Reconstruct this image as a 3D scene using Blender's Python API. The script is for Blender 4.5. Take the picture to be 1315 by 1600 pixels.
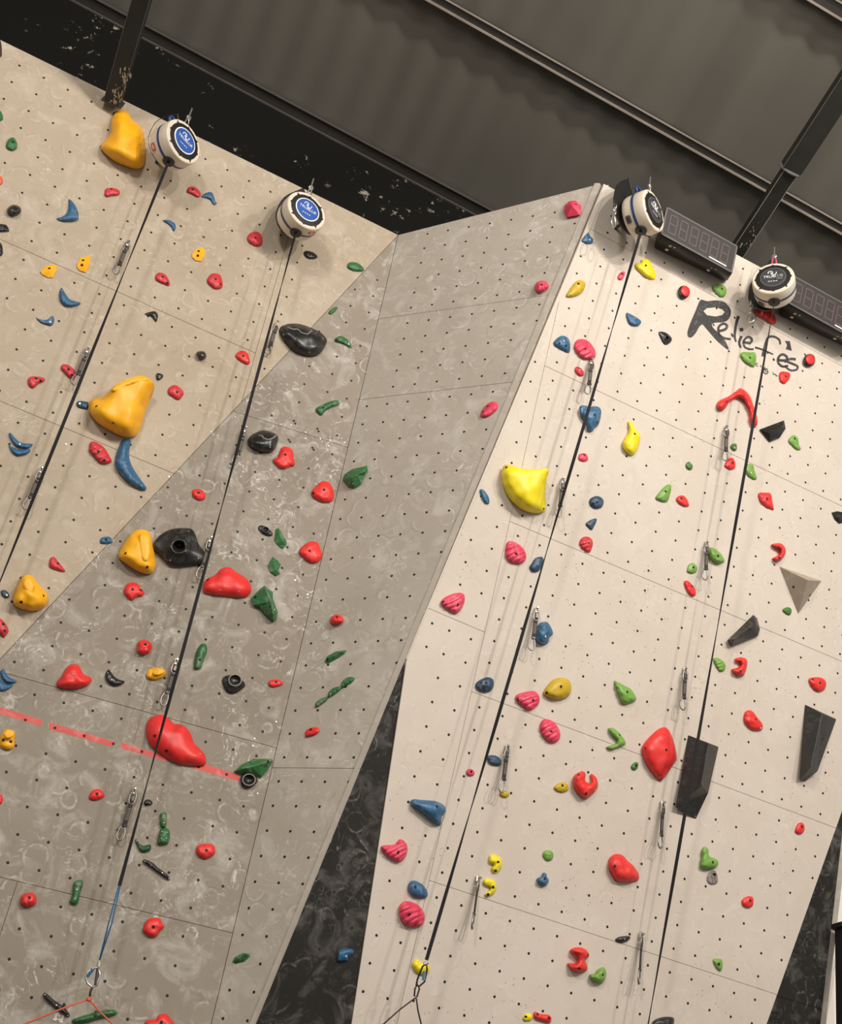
import bpy, bmesh, math, random
from mathutils import Vector, Matrix, noise
from mathutils.bvhtree import BVHTree
from mathutils.geometry import tessellate_polygon, delaunay_2d_cdt

for o in list(bpy.data.objects): bpy.data.objects.remove(o)
SC = bpy.context.scene; COL = SC.collection
random.seed(5)

# ---------------------------------------------------------------- camera
F = 2000.0                                   # focal length in pixels of the 1315 x 1600 frame
CAM = Vector((0, 0, 1.6))
RM = Matrix(((0.98232, 0.18722, 0.0), (-0.10038, 0.52665, 0.84413), (0.15804, -0.82921, 0.53613)))
cd = bpy.data.cameras.new('camera'); cam = bpy.data.objects.new('camera', cd); COL.objects.link(cam)
m4 = Matrix.Identity(4)
for i in range(3):
    m4[i][0] = RM[i][0]; m4[i][1] = -RM[i][1]; m4[i][2] = -RM[i][2]; m4[i][3] = CAM[i]
cam.matrix_world = m4
cd.sensor_fit = 'VERTICAL'; cd.sensor_height = 24; cd.lens = F / 1600 * 24; cd.clip_end = 200
SC.camera = cam

# ---------------------------------------------------------------- light and exposure
w = bpy.data.worlds.new('world'); SC.world = w; w.use_nodes = True
w.node_tree.nodes['Background'].inputs[0].default_value = (1.0, 0.955, 0.91, 1)
w.node_tree.nodes['Background'].inputs[1].default_value = 0.42
SC.view_settings.view_transform = 'Standard'; SC.view_settings.look = 'None'
SC.view_settings.gamma = 1; SC.view_settings.exposure = 0.07; SC.view_settings.use_curve_mapping = False
def lamp(name, loc, energy, size, col, target=None):
    l = bpy.data.lights.new(name, 'AREA' if target else 'POINT'); l.energy = energy; l.color = col
    if target: l.shape = 'DISK'; l.size = size
    else: l.shadow_soft_size = size
    o = bpy.data.objects.new(name, l); COL.objects.link(o); o.location = loc
    if target: o.rotation_euler = (Vector(target) - Vector(loc)).to_track_quat('-Z', 'Y').to_euler()
    return o
WC = (1.0, 0.945, 0.885)
lamp('hall_lamp_a', (6.6, -3.4, 10.6), 540, 0.4, WC, (0.5, 7.3, 5.0))
lamp('hall_lamp_b', (4.4, -4.6, 11.2), 430, 0.4, WC, (0.5, 7.3, 4.5))
lamp('hall_lamp_c', (8.6, -1.0, 10.2), 290, 0.4, WC, (0.5, 7.3, 5.5))
lamp('left_fill_lamp', (-3.6, -5.4, 9.8), 590, 1.4, WC, (0.3, 7.3, 5.5))  # unseen soft fill added from the left to brighten the middle grey wall
lamp('roof_lamp', (3.0, 3.3, 8.6), 225, 0.8, WC)

# ---------------------------------------------------------------- materials
def lin(c):
    return tuple(((v / 255) / 12.92 if v / 255 <= 0.04045 else ((v / 255 + 0.055) / 1.055) ** 2.4) for v in c) + (1,)
def new_mat(name):
    m = bpy.data.materials.new(name); m.use_nodes = True
    nt = m.node_tree; return m, nt, nt.nodes['Principled BSDF']
def nd(nt, t, **kw):
    n = nt.nodes.new(t)
    for k, v in kw.items():
        if k in n.inputs: n.inputs[k].default_value = v
        else: setattr(n, k, v)
    return n
def ramp(nt, src, a, b):
    r = nd(nt, 'ShaderNodeMapRange'); r.inputs['From Min'].default_value = a; r.inputs['From Max'].default_value = b
    nt.links.new(src, r.inputs['Value']); return r.outputs[0]
def mixc(nt, fac, c1, c2):
    m = nd(nt, 'ShaderNodeMix', data_type='RGBA')
    for s, v in ((m.inputs[0], fac), (m.inputs[6], c1), (m.inputs[7], c2)):
        if isinstance(v, (tuple, float, int)): s.default_value = v
        else: nt.links.new(v, s)
    return m.outputs[2]
def math_n(nt, op, a, b):
    m = nd(nt, 'ShaderNodeMath', operation=op)
    for s, v in ((m.inputs[0], a), (m.inputs[1], b)):
        if isinstance(v, (float, int)): s.default_value = v
        else: nt.links.new(v, s)
    return m.outputs[0]
def plain(name, rgb, rough=0.5, metal=0.0, var=0.12, scale=18, chalk=0.0, spec=0.5):
    m, nt, b = new_mat(name); c = lin(rgb)
    g = nd(nt, 'ShaderNodeNewGeometry')
    n = nd(nt, 'ShaderNodeTexNoise', Scale=float(scale), Detail=5.0); nt.links.new(g.outputs['Position'], n.inputs['Vector'])
    d = tuple(v * (1 - var * 2) for v in c[:3]) + (1,); l = tuple(min(1, v * (1 + var)) for v in c[:3]) + (1,)
    col = mixc(nt, n.outputs[0], d, l)
    if chalk:
        n2 = nd(nt, 'ShaderNodeTexNoise', Scale=float(scale) * .8, Detail=6.0, Distortion=1.2)
        nt.links.new(g.outputs['Position'], n2.inputs['Vector'])
        col = mixc(nt, math_n(nt, 'MULTIPLY', ramp(nt, n2.outputs[0], .52, .75), chalk), col, lin((225, 215, 205)))
    nt.links.new(col, b.inputs['Base Color']); b.inputs['Roughness'].default_value = rough
    b.inputs['Metallic'].default_value = metal; b.inputs['Specular IOR Level'].default_value = spec
    return m
def wall_mat(name, base, dark, chalkc, chalk, specks, lowcol=None):
    m, nt, b = new_mat(name); g = nd(nt, 'ShaderNodeNewGeometry'); P = g.outputs['Position']
    def nz(scale, detail=5., dist=0., rough=.5):
        n = nd(nt, 'ShaderNodeTexNoise', Scale=float(scale), Detail=float(detail), Distortion=float(dist), Roughness=float(rough))
        nt.links.new(P, n.inputs['Vector']); return n.outputs[0]
    col = mixc(nt, ramp(nt, nz(1.3, 6, .4, .6), .3, .7), lin(base), lin(dark))
    blot = math_n(nt, 'MULTIPLY', ramp(nt, nz(5.5, 7, .8, .65), .5, .72), chalk * .55)
    col = mixc(nt, blot, col, lin(chalkc))
    # hand and shoe swipes: thin curved bands of a distorted noise, kept to some patches
    sw = nz(4.2, 2.5, 2.6, .5)
    band = math_n(nt, 'SUBTRACT', 1.0, ramp(nt, math_n(nt, 'ABSOLUTE', math_n(nt, 'SUBTRACT', sw, .5), 0.0), 0.0, .02))
    msk = ramp(nt, nz(3.1, 3, .3, .6), .50, .66)
    brk = ramp(nt, nz(30, 3, 0, .6), .40, .62)
    s = math_n(nt, 'MULTIPLY', math_n(nt, 'MULTIPLY', band, msk), math_n(nt, 'MULTIPLY', brk, chalk * 1.5))
    sc = nd(nt, 'ShaderNodeClamp'); nt.links.new(s, sc.inputs[0])
    col = mixc(nt, sc.outputs[0], col, lin(chalkc))
    # crescent dents and rub marks: broken rings around scattered centres
    wp = nd(nt, 'ShaderNodeTexNoise', Scale=5.0, Detail=1.0); nt.links.new(P, wp.inputs['Vector'])
    va = nd(nt, 'ShaderNodeVectorMath', operation='MULTIPLY_ADD'); nt.links.new(wp.outputs['Color'], va.inputs[0]); va.inputs[1].default_value = (.06, .06, .06); nt.links.new(P, va.inputs[2])
    vo = nd(nt, 'ShaderNodeTexVoronoi', Scale=6.2, Randomness=1.0); nt.links.new(va.outputs[0], vo.inputs['Vector'])
    ring = math_n(nt, 'SUBTRACT', 1.0, ramp(nt, math_n(nt, 'ABSOLUTE', math_n(nt, 'SUBTRACT', vo.outputs['Distance'], .40), 0.0), 0.0, .055))
    rm = math_n(nt, 'MULTIPLY', math_n(nt, 'MULTIPLY', ring, ramp(nt, nz(7.5, 2, .3, .5), .50, .62)), math_n(nt, 'MULTIPLY', ramp(nt, nz(38, 4, 0, .6), .35, .6), chalk * .75))
    rc_ = nd(nt, 'ShaderNodeClamp'); nt.links.new(rm, rc_.inputs[0]); col = mixc(nt, rc_.outputs[0], col, lin(chalkc))
    rd_ = math_n(nt, 'MULTIPLY', math_n(nt, 'SUBTRACT', 1.0, ramp(nt, math_n(nt, 'ABSOLUTE', math_n(nt, 'SUBTRACT', vo.outputs['Distance'], .50), 0.0), 0.0, .05)), math_n(nt, 'MULTIPLY', ramp(nt, nz(7.5, 2, .3, .5), .50, .62), min(.3, chalk * .28)))
    col = mixc(nt, rd_, col, lin(tuple(v * .72 for v in dark)))
    sw2 = nz(9.5, 2.0, 1.8, .5)
    band2 = math_n(nt, 'SUBTRACT', 1.0, ramp(nt, math_n(nt, 'ABSOLUTE', math_n(nt, 'SUBTRACT', sw2, .5), 0.0), 0.0, .022))
    msk2 = ramp(nt, nz(2.3, 3, .3, .6), .53, .66)
    s2 = math_n(nt, 'MULTIPLY', math_n(nt, 'MULTIPLY', band2, msk2), math_n(nt, 'MULTIPLY', brk, chalk * 1.2))
    sc2 = nd(nt, 'ShaderNodeClamp'); nt.links.new(s2, sc2.inputs[0])
    col = mixc(nt, sc2.outputs[0], col, lin(chalkc))
    if specks:
        v = nd(nt, 'ShaderNodeTexVoronoi', Scale=26.0, Randomness=1.0); nt.links.new(P, v.inputs['Vector'])
        sp = math_n(nt, 'MULTIPLY', math_n(nt, 'SUBTRACT', 1.0, ramp(nt, v.outputs['Distance'], .07, .13)), ramp(nt, nz(2.4, 4, .3), .45, .6))
        col = mixc(nt, math_n(nt, 'MULTIPLY', sp, specks), col, lin((105, 88, 70)))
    bp = nd(nt, 'ShaderNodeBump', Strength=.25, Distance=.006); nt.links.new(vo.outputs['Distance'], bp.inputs['Height']); nt.links.new(bp.outputs[0], b.inputs['Normal'])
    nt.links.new(col, b.inputs['Base Color']); b.inputs['Roughness'].default_value = .82
    b.inputs['Specular IOR Level'].default_value = .25
    return m
M = {
 'tan': wall_mat('tan_textured_paint', (181, 167, 147), (167, 151, 130), (214, 203, 186), .6, .6),
 'grey': wall_mat('grey_textured_paint', (150, 140, 126), (136, 126, 112), (212, 207, 198), .8, .25),
 'midgrey': wall_mat('middle_grey_paint', (173, 164, 150), (162, 153, 139), (206, 200, 190), .85, 0),
 'cream': wall_mat('cream_speckled_paint', (207, 196, 182), (200, 187, 172), (226, 218, 207), .35, .8),
 'dark': wall_mat('black_chalky_paint', (44, 42, 38), (34, 32, 29), (170, 165, 155), .42, 0),
 'joint': plain('joint_backing', (96, 88, 77), .9),  # backing colour seen through the panel gaps
 'nut': plain('t_nut_dark', (16, 14, 12), .7, var=.02),
 'edge': plain('edge_strip_grey', (176, 167, 154), .7, var=.1, scale=9, chalk=.3),
 'steel': plain('steel', (205, 200, 192), .32, .9, .1),
 'darksteel': plain('dark_steel', (88, 84, 80), .4, .8, .1),
 'webbing': plain('black_webbing', (20, 18, 18), .85, var=.1, scale=200),
 'sling': plain('sling_webbing', (52, 45, 40), .85, var=.1, scale=100),
 'stitch': plain('sling_stitching', (150, 142, 132), .85),
 'bluecord': plain('blue_cord', (40, 92, 130), .7), 'redcord': plain('orange_cord', (205, 98, 72), .7),
 'blackcord': plain('black_cord', (36, 26, 24), .7),
 'tape': plain('red_tape', (214, 92, 84), .7, var=.12, scale=10, chalk=.35),
 'roof': plain('roof_sheet_paint', (106, 102, 93), .75, var=.06, scale=1.6, spec=.1),
 'purlin': plain('purlin_paint', (58, 54, 49), .6, var=.1), 'lip': plain('purlin_lit_lip', (172, 160, 147), .5, var=.2, scale=6),  # pale lip colour stands in for light caught by the flange edges
 'beam': plain('dark_beam_paint', (40, 40, 34), .5, var=.25, scale=12),
 'cream_shell': plain('cream_plastic', (224, 211, 190), .42, var=.05), 'blackp': plain('black_plastic', (32, 30, 29), .4, var=.05),
 'bluep': plain('blue_plastic', (42, 66, 112), .4, var=.05), 'badge': plain('badge_blue', (52, 92, 170), .3, var=.08),
 'badge_dark': plain('badge_dark', (84, 86, 90), .25, .4, .15), 'white': plain('white_print', (235, 232, 228), .5, var=.02),
 'warn': plain('red_label', (198, 70, 52), .5, var=.05), 'paper': plain('paper_tag', (214, 204, 188), .7, var=.05),
 'glass': plain('display_window', (64, 60, 58), .25, var=.06), 'digit': plain('unlit_segments', (88, 68, 67), .5, var=.05),
 'casing': plain('display_casing', (34, 32, 30), .45, var=.05), 'frame': plain('display_frame', (92, 88, 84), .4, var=.05),
 'ink': plain('black_lettering', (52, 50, 49), .7, var=.15, scale=30, chalk=.12),
 'whitewall': plain('white_wall_paint', (246, 238, 226), .8, var=.03), 'floor': plain('floor_mats', (92, 86, 80), .9),
 'chalk_highlight': plain('chalk_and_highlight', (150, 144, 138), .6),  # chalky grey cup rims; also paints the lip highlights on black holds
 'hanger': plain('worn_steel', (150, 145, 138), .38, .85, .2, 60),
 'volblack': plain('black_coated_plywood', (33, 32, 30), .45, var=.06, scale=30, chalk=.05),
 'pinksling': plain('pink_sling', (214, 80, 110), .7), 'volgrey': plain('grey_plywood_volume', (166, 152, 135), .75, var=.08, scale=14, chalk=.25),
}
HC = {'red': (226, 46, 42), 'crimson': (202, 48, 56), 'pink': (222, 62, 92), 'orange': (232, 92, 50), 'amber': (248, 178, 12),
      'lemon': (236, 216, 22), 'mustard': (196, 164, 26), 'blue': (42, 94, 130), 'navy': (34, 68, 92), 'green': (44, 104, 54),
      'darkgreen': (28, 74, 42), 'lime': (116, 162, 66), 'darklime': (72, 118, 42), 'black': (32, 31, 29), 'brown': (60, 42, 36), 'greyh': (112, 104, 98)}
HM = {k: plain(k + '_polyurethane', v, .34 if k == 'black' else .46, var=.07, scale=22,
               chalk={'black': .07, 'blue': .16, 'green': .22, 'navy': .12, 'greyh': .4, 'pink': .14, 'lime': .14, 'crimson': .08}.get(k, .04)) for k, v in HC.items()}
HM['bolt'] = plain('bolt_silver', (205, 202, 196), .3, .8, .05)

HOLDS = """
P1|green|dark green hold fragment cut by the left photo edge, near the top|a|-20,670 5,672 20,715 0,732 -25,735||
P1|green|small dark green knobbly hold high at far left, above the black oval|a|55,838 85,833 105,870 100,900 70,912 38,895 38,868|h78,858|
P1|orange|orange hold sliver cut by left photo edge, between green and black holds|a|-30,1060 5,1065 18,1095 5,1115 -30,1118||
P1|black|smooth black oval hold below the small knobbly green one at far left|a|45,1262 80,1237 125,1255 122,1290 85,1307 48,1290||H=.05
P1|black|flat black jug with pale worn notch at left edge below black oval|a|-25,1357 35,1358 55,1390 45,1400 -25,1398|h35,1368|
P1|black|half black hold cut by left photo edge above the two yellow holds|e|-20,-5 10,5 18,60 0,80 -25,78||
P1|brown|dark brown shape cut by the top left photo edge at wall top|a|-20,228 5,250 12,330 0,345 -20,345||
P1|amber|big amber volume with upright horn right under the dark beam end|a|685,700 710,668 765,670 800,725 840,755 865,800 878,880 876,960 862,1005 820,1020 750,1000 680,965 618,910 608,880 640,845 668,800 672,740|s636,875 s733,950 h690,683|H=.16;ridge=735,715 775,850 790,920;prof=.75
P1|crimson|small crimson hold below the big amber horn volume at top left|a|632,1165 640,1140 680,1135 720,1150 722,1175 700,1182 665,1185 650,1192 633,1185|h672,1142|
P1|blue|blue crescent hold with horn up, highest blue one at left|a|342,1320 375,1310 405,1285 415,1240 415,1203 435,1215 462,1255 475,1300 470,1330 420,1340 365,1335||ridge=370,1323 435,1308 440,1250
P1|crimson|crimson hold touching small blue boomerang, just under the first rope device|a|1128,1160 1140,1132 1175,1128 1205,1155 1215,1180 1195,1193 1155,1172|h1165,1145|
P1|blue|small blue boomerang hold right of crimson hold below first rope device|a|1215,1190 1240,1168 1275,1160 1290,1180 1305,1235 1290,1237 1268,1205 1240,1195||
P1|blue|thin blue claw hold right of the first rope, under crimson hold|a|980,1332 1020,1330 1055,1350 1062,1375 1050,1400 1035,1370 1005,1345||
P1|amber|left yellow wedge hold of the pair beside the topmost quickdraw|e|243,172 275,140 310,130 345,138 340,170 318,210 290,208 255,190|h298,152|facet=1;ridge=300,165
P1|amber|right yellow wedge hold of the pair beside the topmost quickdraw|e|465,125 485,90 545,73 545,110 535,150 515,177 480,165 465,145|h502,103 h495,132|facet=1;ridge=510,125
P1|amber|lone small yellow hold between the first and second ropes|e|1160,62 1180,40 1215,22 1237,40 1235,80 1215,110 1180,105 1160,85|h1200,48 h1195,75|facet=1;ridge=1205,65
P1|crimson|elongated red hold left below the lone small yellow one|e|938,200 960,177 1000,190 1025,235 1022,258 985,245 945,225|h983,203 h1012,240|
P1|crimson|knobbly red hold right below the lone small yellow one|f|15,215 45,182 90,190 105,225 105,268 65,278 40,262 15,240|h65,217 h95,248|
P1|crimson|round red hold left of the second rope device in its shadow|b|255,1435 280,1405 320,1400 345,1430 343,1480 310,1488 268,1468|h305,1437|
P1|blue|blue crescent hold opening upward below the two yellow wedges|e|372,267 358,300 362,345 385,375 425,385 465,378 490,362 460,352 420,338 393,300|s375,287 s405,347|ridge=375,300 392,347 430,364
P1|blue|thin blue hold with bright bolt below the upward blue crescent|e|217,450 245,460 285,462 318,437 328,465 315,497 285,493 240,475|b303,478|
P1|black|small grey black claw hold right of the first rope near a seam|e|873,428 905,415 940,412 955,440 943,478 930,460 905,437|h895,441|
P1|black|small round black knob between the first and second ropes|e|1187,665 1205,652 1235,655 1247,680 1235,702 1205,700|b1222,677|H=.05
P1|black|tiny dark triangular hold just above the big amber horned volume|e|950,785 985,795 980,815 955,830 943,812|s965,803|
P1|crimson|red oval hold right of the big amber horned volume|e|1013,890 1030,865 1065,858 1105,890 1108,915 1080,947 1045,930 1018,910|h1070,900|
P1|crimson|notched red hold left of the second quickdraw of first rope|e|167,830 180,808 220,805 268,815 268,835 235,848 200,877 175,862|h217,817 h245,832|
P1|crimson|red hold partly behind the second quickdraw of the first rope|e|368,745 385,730 425,742 455,775 460,800 430,820 400,795 372,765|h415,762 h435,797|
P1|navy|small navy block hold touching the left tip of big amber volume|e|463,962 485,953 528,962 530,1000 490,998 465,985|b483,970|
P1|amber|huge amber volume with flared horn top, right of the first rope|e|535,990 545,950 580,937 620,930,.05 650,905,.10 670,885,.15 690,862,.17 770,822,.18 850,800,.18 905,822,.17 930,850,.13 930,890,.06 905,950 880,1010 860,1080 835,1150 800,1172 740,1168 660,1130 590,1085 545,1030|h582,986 s862,968 h685,1083 s810,1092|H=.15;lobe=672,887 700,860 770,824 850,802 900,820 880,838 800,852 740,880 695,898@.165
P1|blue|long blue crescent hold below the huge amber volume|e|745,1187 790,1190 785,1230 780,1290 800,1350 830,1400 880,1470 885,1488 860,1493 800,1465 735,1410 697,1350 697,1300 715,1240|s765,1205 s757,1325 s855,1465|H=.06;ridge=760,1220 742,1310 790,1405 855,1478
P1|crimson|long red ribbed hold left of the long blue crescent|e|538,1240 545,1205 570,1198 625,1230 665,1290 675,1320 640,1335 600,1325 565,1285 540,1260|h595,1258 h630,1312|ribs=3
P1|blue|double blue claw hold at far left beside the first rope|e|52,1150 65,1145 95,1180 130,1207 195,1212 195,1225 165,1240 110,1235 75,1205|b118,1217|lobe=50,1212 78,1232 120,1247 180,1242 180,1262 150,1280 100,1285 70,1260
P1|blue|small blue block hold on the diagonal edge near amber nose volume|i|603,258 615,232 665,228 680,262 640,270 612,268|h640,245|
P1|crimson|small red angular hold above right of the round amber nose volume|i|297,390 305,355 330,350 350,375 375,405 395,435 375,438 320,420 298,408|h350,388|
P1|amber|round amber volume with bulging nose, lowest amber left of diagonal|i|78,605 90,550 120,490 145,458 190,462 235,515 280,565 293,600 280,640 240,668 185,675 120,660 85,635|h128,622 h263,583|H=.13;ridge=160,530 180,580;prof=.8;lobe=138,520 150,480 185,475 210,520 200,560 185,580 160,560@.12
P1|navy|tiny navy hold left of the round amber nose volume|i|5,555 25,548 50,565 55,590 35,598 10,580|b40,580|
P1|crimson|red hold at the left photo edge below round amber nose volume|i|-25,720 5,722 35,755 53,795 35,825 20,838 0,815 -25,800|h20,755 h28,795|
P2|red|small flat red hold at the top of the grey wall near diagonal|f|-78,1500 -60,1487 -25,1488 0,1510 0,1545 -35,1555 -70,1535|h-38,1508|
P2|amber|amber volume with raised oval nose beside the big black donut|i|717,330 735,290 770,235 815,190 870,183 905,205 920,260 935,350 940,400 925,440 890,453 830,435 760,390 722,360|h758,327 h890,410|H=.12;ridge=860,260 880,350;prof=.8;lobe=840,225 865,200 900,225 908,300 900,360 875,378 850,340@.11
P2|black|big black winged hold with central round crater|i|925,270 970,215 1040,180 1140,175 1175,200 1200,270 1240,330 1235,380 1150,398 1035,400 980,350 930,300|s1140,195 s1198,358 s1028,370|crater=1080,285,42;H=.085
P2|red|red hold below the amber volume with the oval nose|i|748,560 765,515 800,502 835,512 850,540 873,558 860,585 830,590 795,612 770,595|h802,545 h852,550|
P2|red|small round red hold above the small round amber button hold|i|828,905 832,865 870,850 910,865 918,895 900,930 860,940 830,925|h878,877|H=.06
P2|red|red fin shaped hold above the red tape line at left|i|342,1110 375,1065 400,1020 430,997 470,1000 490,1030 510,1060 550,1078 550,1105 520,1130 450,1148 360,1140|s442,1057|H=.07
P2|black|thin black crescent hold right of the red fin shaped hold|i|655,1027 635,1060 640,1095 665,1122 705,1130 740,1118 755,1100 720,1090 690,1070 672,1045|s652,1050 s675,1092|ridge=655,1060 670,1095 715,1108
P2|amber|small amber oval button hold beside a quickdraw on grey wall|i|883,1058 900,1030 945,1020 995,1030 998,1060 970,1085 930,1093 890,1080|h975,1050|lobe=925,1045 945,1028 985,1030 990,1048 965,1062 930,1062@.04
P2|amber|small amber mushroom hold left below the red tape line|i|0,1440 25,1400 50,1390 88,1405 88,1450 85,1500 50,1515 5,1500 -5,1465|h20,1455 h65,1465|lobe=25,1415 50,1392 82,1405 78,1435 45,1445 28,1435@.06
P2|blue|ribbed blue claw hold at the left edge above the red tape|i|20,1022 35,1050 60,1080 100,1095 95,1108 50,1115 15,1090 0,1050||lobe=-10,1075 10,1100 50,1120 80,1125 40,1155 0,1160 -20,1130
P2|red|largest red cloud shaped hold lying over the red tape line|i|882,1395 895,1340 930,1310 985,1303 1020,1325 1050,1355 1090,1362 1130,1385 1155,1425 1170,1470 1200,1500 1235,1540 1245,1580 1230,1610 1160,1612 1080,1600 1020,1575 970,1540 920,1500 890,1450|h935,1430 h1005,1520 s1210,1540|H=.08;ridge=960,1390 1060,1450 1160,1555
P2|black|big glossy black lip hold touching a quickdraw of the second rope|f|440,520 455,495 520,483 590,492 650,515 700,540 733,575 735,600 710,650 675,678 625,682 550,660 500,620 455,565|s475,553 s712,577 s630,658|H=.09;lipline=497,508 530,520 560,520 585,542 620,550 647,528
P2|black|medium black jug hold right of quickdraw under the big black lip|f|257,1205 275,1165 330,1135 375,1133 430,1155 443,1180 425,1240 400,1262 340,1263 285,1240|s288,1222 s424,1167 s393,1233|H=.08;lipline=325,1162 345,1165 355,1180 385,1188 412,1178 430,1162
P2|red|knobbly red hold touching the medium black jug|f|410,1310 440,1290 460,1240 490,1228 530,1250 535,1290 543,1340 515,1350 475,1365 440,1350|h486,1277|
P2|red|red hold left of the green crystal that straddles the crease|f|643,1503 680,1460 710,1437 750,1445 775,1490 780,1530 765,1562 730,1567 690,1560 655,1535|h720,1490 h655,1510|
P2|red|broad red triangular hold touching the second rope beside a quickdraw|j|-8,512 20,475 60,460 100,420 150,412 190,440 240,470 270,505 280,550 260,585 220,595 130,588 30,575 -8,560|s92,550 s205,557 h18,487|H=.07;ridge=60,530 150,500 210,540
P2|red|flat red heart shaped hold beside the crease, mid height|j|567,315 600,275 640,255 680,260 697,300 710,340 690,375 655,388 625,378 590,350|h632,312 s692,342|
P2|black|tiny black ring hold beside a small green crystal|j|322,175 335,157 375,170 405,200 408,218 380,222 345,205||crater=368,183,18
P2|green|slim green crystal hold right of the tiny black ring|j|430,180 445,175 465,205 480,235 493,255 490,280 470,300 435,270 420,245||facet=1;ridge=450,215 475,260
P2|green|small green crystal hold between slim and big green crystals|j|380,400 410,348 440,370 458,395 440,430 455,450 430,465 395,440||facet=1;ridge=420,380 430,430
P2|green|big green pointed crystal hold right of the broad red triangle|j|278,600 330,545 362,520 385,545 410,560 410,600 425,640 440,680 430,730 415,742 370,700 330,655 290,640|h305,592 s420,668|facet=1;ridge=365,535 395,600 412,690;H=.09
P2|green|green upright bar hold right of the rope, above black grey jug|i|1170,1010 1175,970 1190,910 1215,875 1245,875 1250,920 1230,970 1215,1020 1190,1030 1172,1022|h1208,970|
P2|black|grey black jug with chalky rim right of green upright bar|j|105,1100 120,1070 180,1062 215,1085 245,1120 220,1150 180,1172 140,1168 115,1135||crater=182,1094,38;H=.035;rim=1
P2|red|small flat red oval hold near the crease with dark shadow|j|385,1105 400,1092 445,1090 473,1110 460,1125 420,1137 388,1128|h430,1105|
P3|red|small red knob high right of the crease on middle grey wall|j|753,735 770,705 800,695 832,712 835,740 805,755 765,755|h797,712|H=.05
P3|green|single green fin hold above the chain of three green edges|j|725,975 740,948 790,920 855,912 845,930 800,960 745,990 728,988|h740,968|facet=1;ridge=750,960 820,925
P3|green|lowest green edge of the chain of three|j|665,1255 670,1230 700,1205 745,1195 735,1215 690,1250 668,1262|s682,1238|
P3|green|middle green edge of the chain of three|j|740,1190 755,1155 790,1135 825,1133 815,1155 775,1185 745,1200|s758,1178|
P3|green|uppermost green edge of the chain of three|j|820,1135 830,1100 865,1075 903,1078 895,1100 850,1130 823,1145|s835,1120|
P3|red|small red oval hold below the chain of three green edges|j|603,1430 610,1400 640,1380 685,1380 690,1405 660,1425 610,1437|h640,1392|
P2|green|bright green bar hold above the medium black jug|f|668,1005 690,985 740,962 800,948 812,975 770,990 725,1015 705,1042 690,1035|h715,995 s782,960|
P2|green|green capsule hold right of the big glossy black lip hold|f|785,590 795,568 830,562 870,590 887,620 880,633 840,610|h797,585 s868,610|
P2|green|small green sliver hold on the diagonal edge near the top|f|748,415 775,390 803,385 795,402 762,430|s768,405|
P1|green|green half round hold near the upper end of diagonal edge|f|858,140 875,115 920,118 955,145 958,168 910,170 870,155|s925,148|
P1|black|small black oval hold below the second rope device|f|597,55 615,45 655,55 680,78 672,93 630,95 605,78|s641,75|
P1|red|red drop hold left of second rope beside a panel seam end|f|183,680 205,655 240,650 262,675 273,725 245,730 205,705|h232,682 s258,708|
P3|green|big dark green crystal hold right on the crease line|f|832,1430 845,1395 890,1365 980,1345 985,1370 965,1400 945,1450 905,1478 865,1470|h960,1390 s895,1453|facet=1;ridge=888,1418 940,1390;H=.07
P2|green|chalky green crystal hold at the crease above the small cup|n|175,95 220,55 290,22 400,20 405,35 380,80 340,130 290,120 215,112|h375,40|facet=1;ridge=250,75 370,40;H=.07
P2|black|small grey cup hold with bright rim under chalky green crystal|n|210,150 215,125 250,118 310,140 312,160 280,190 250,197 218,180||crater=262,146,38;H=.035;rim=1
P2|red|red hold cut by left photo edge in lower grey wall|m|-25,225 0,230 15,250 12,285 -5,292 -25,290||
P2|red|red half round hold left of lowest quickdraw on second rope|m|530,245 545,215 578,200 605,212 622,240 600,260 565,270 535,262|h577,230|
P2|black|tiny black hold poking out right behind the second rope|m|858,275 880,262 905,275 905,292 880,300 860,297|s890,285|
P2|green|short green bar standing on top of another green block|m|952,380 955,345 990,340 992,380 985,430 955,425|s975,360 s975,402|H=.03
P2|green|square green block under the short green bar|m|935,525 945,470 960,435 1000,437 1012,470 1005,510 995,530 950,532|s962,455 s995,460 s960,495 s990,495|H=.04
P2|darkgreen|dark green bent hold beside rope under the stacked green pair|m|803,505 815,500 830,525 855,540 890,530 900,545 890,570 850,578 825,560|s815,510|ridge=815,512 845,555 885,550
P2|black|thin black diagonal stick hold below dark green bent hold|m|848,630 865,620 910,640 935,665 990,705 1015,738 1000,742 950,705 900,670|s862,632 s900,655 s965,700 s1005,735|ridge=862,630 930,675 1005,735
P2|red|red pebble hold right of the thin black diagonal stick|m|1167,565 1175,540 1215,527 1265,530 1280,560 1275,590 1230,617 1195,612 1172,590|h1228,567|
P2|green|green curved upright bar on a seam in lower grey wall|m|412,875 430,830 440,755 490,745 493,770 475,820 462,885 430,888|s462,775 s457,800 s445,855|
P2|red|round red hold left of the green curved upright bar|m|120,870 130,835 165,818 205,825 217,860 205,892 160,905 125,890|h175,848|H=.05
P2|red|knobbly red hold right of the blue cord in lower grey wall|m|850,1035 870,985 905,968 950,970 965,1000 978,1020 950,1050 925,1083 885,1080 855,1055|h912,1022|
P2|black|black stick hold with two bright bolts by the paper tag|m|255,1425 270,1413 320,1455 375,1495 415,1540 410,1558 385,1550 320,1500 270,1455|s267,1425 s335,1488 s403,1548|ridge=268,1428 340,1485 402,1548
P2|green|long green bar at the bottom edge under the orange cord|m|430,1575 480,1555 560,1530 640,1515 690,1520 690,1545 600,1565 520,1590 435,1595|h567,1547 s660,1530|ridge=450,1580 560,1550 670,1532
P2|red|knobbly red hold cut by bottom photo edge in grey wall|m|860,1595 885,1575 930,1570 945,1545 990,1540 1015,1570 1040,1600 1030,1640 900,1640|h960,1590|
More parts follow.
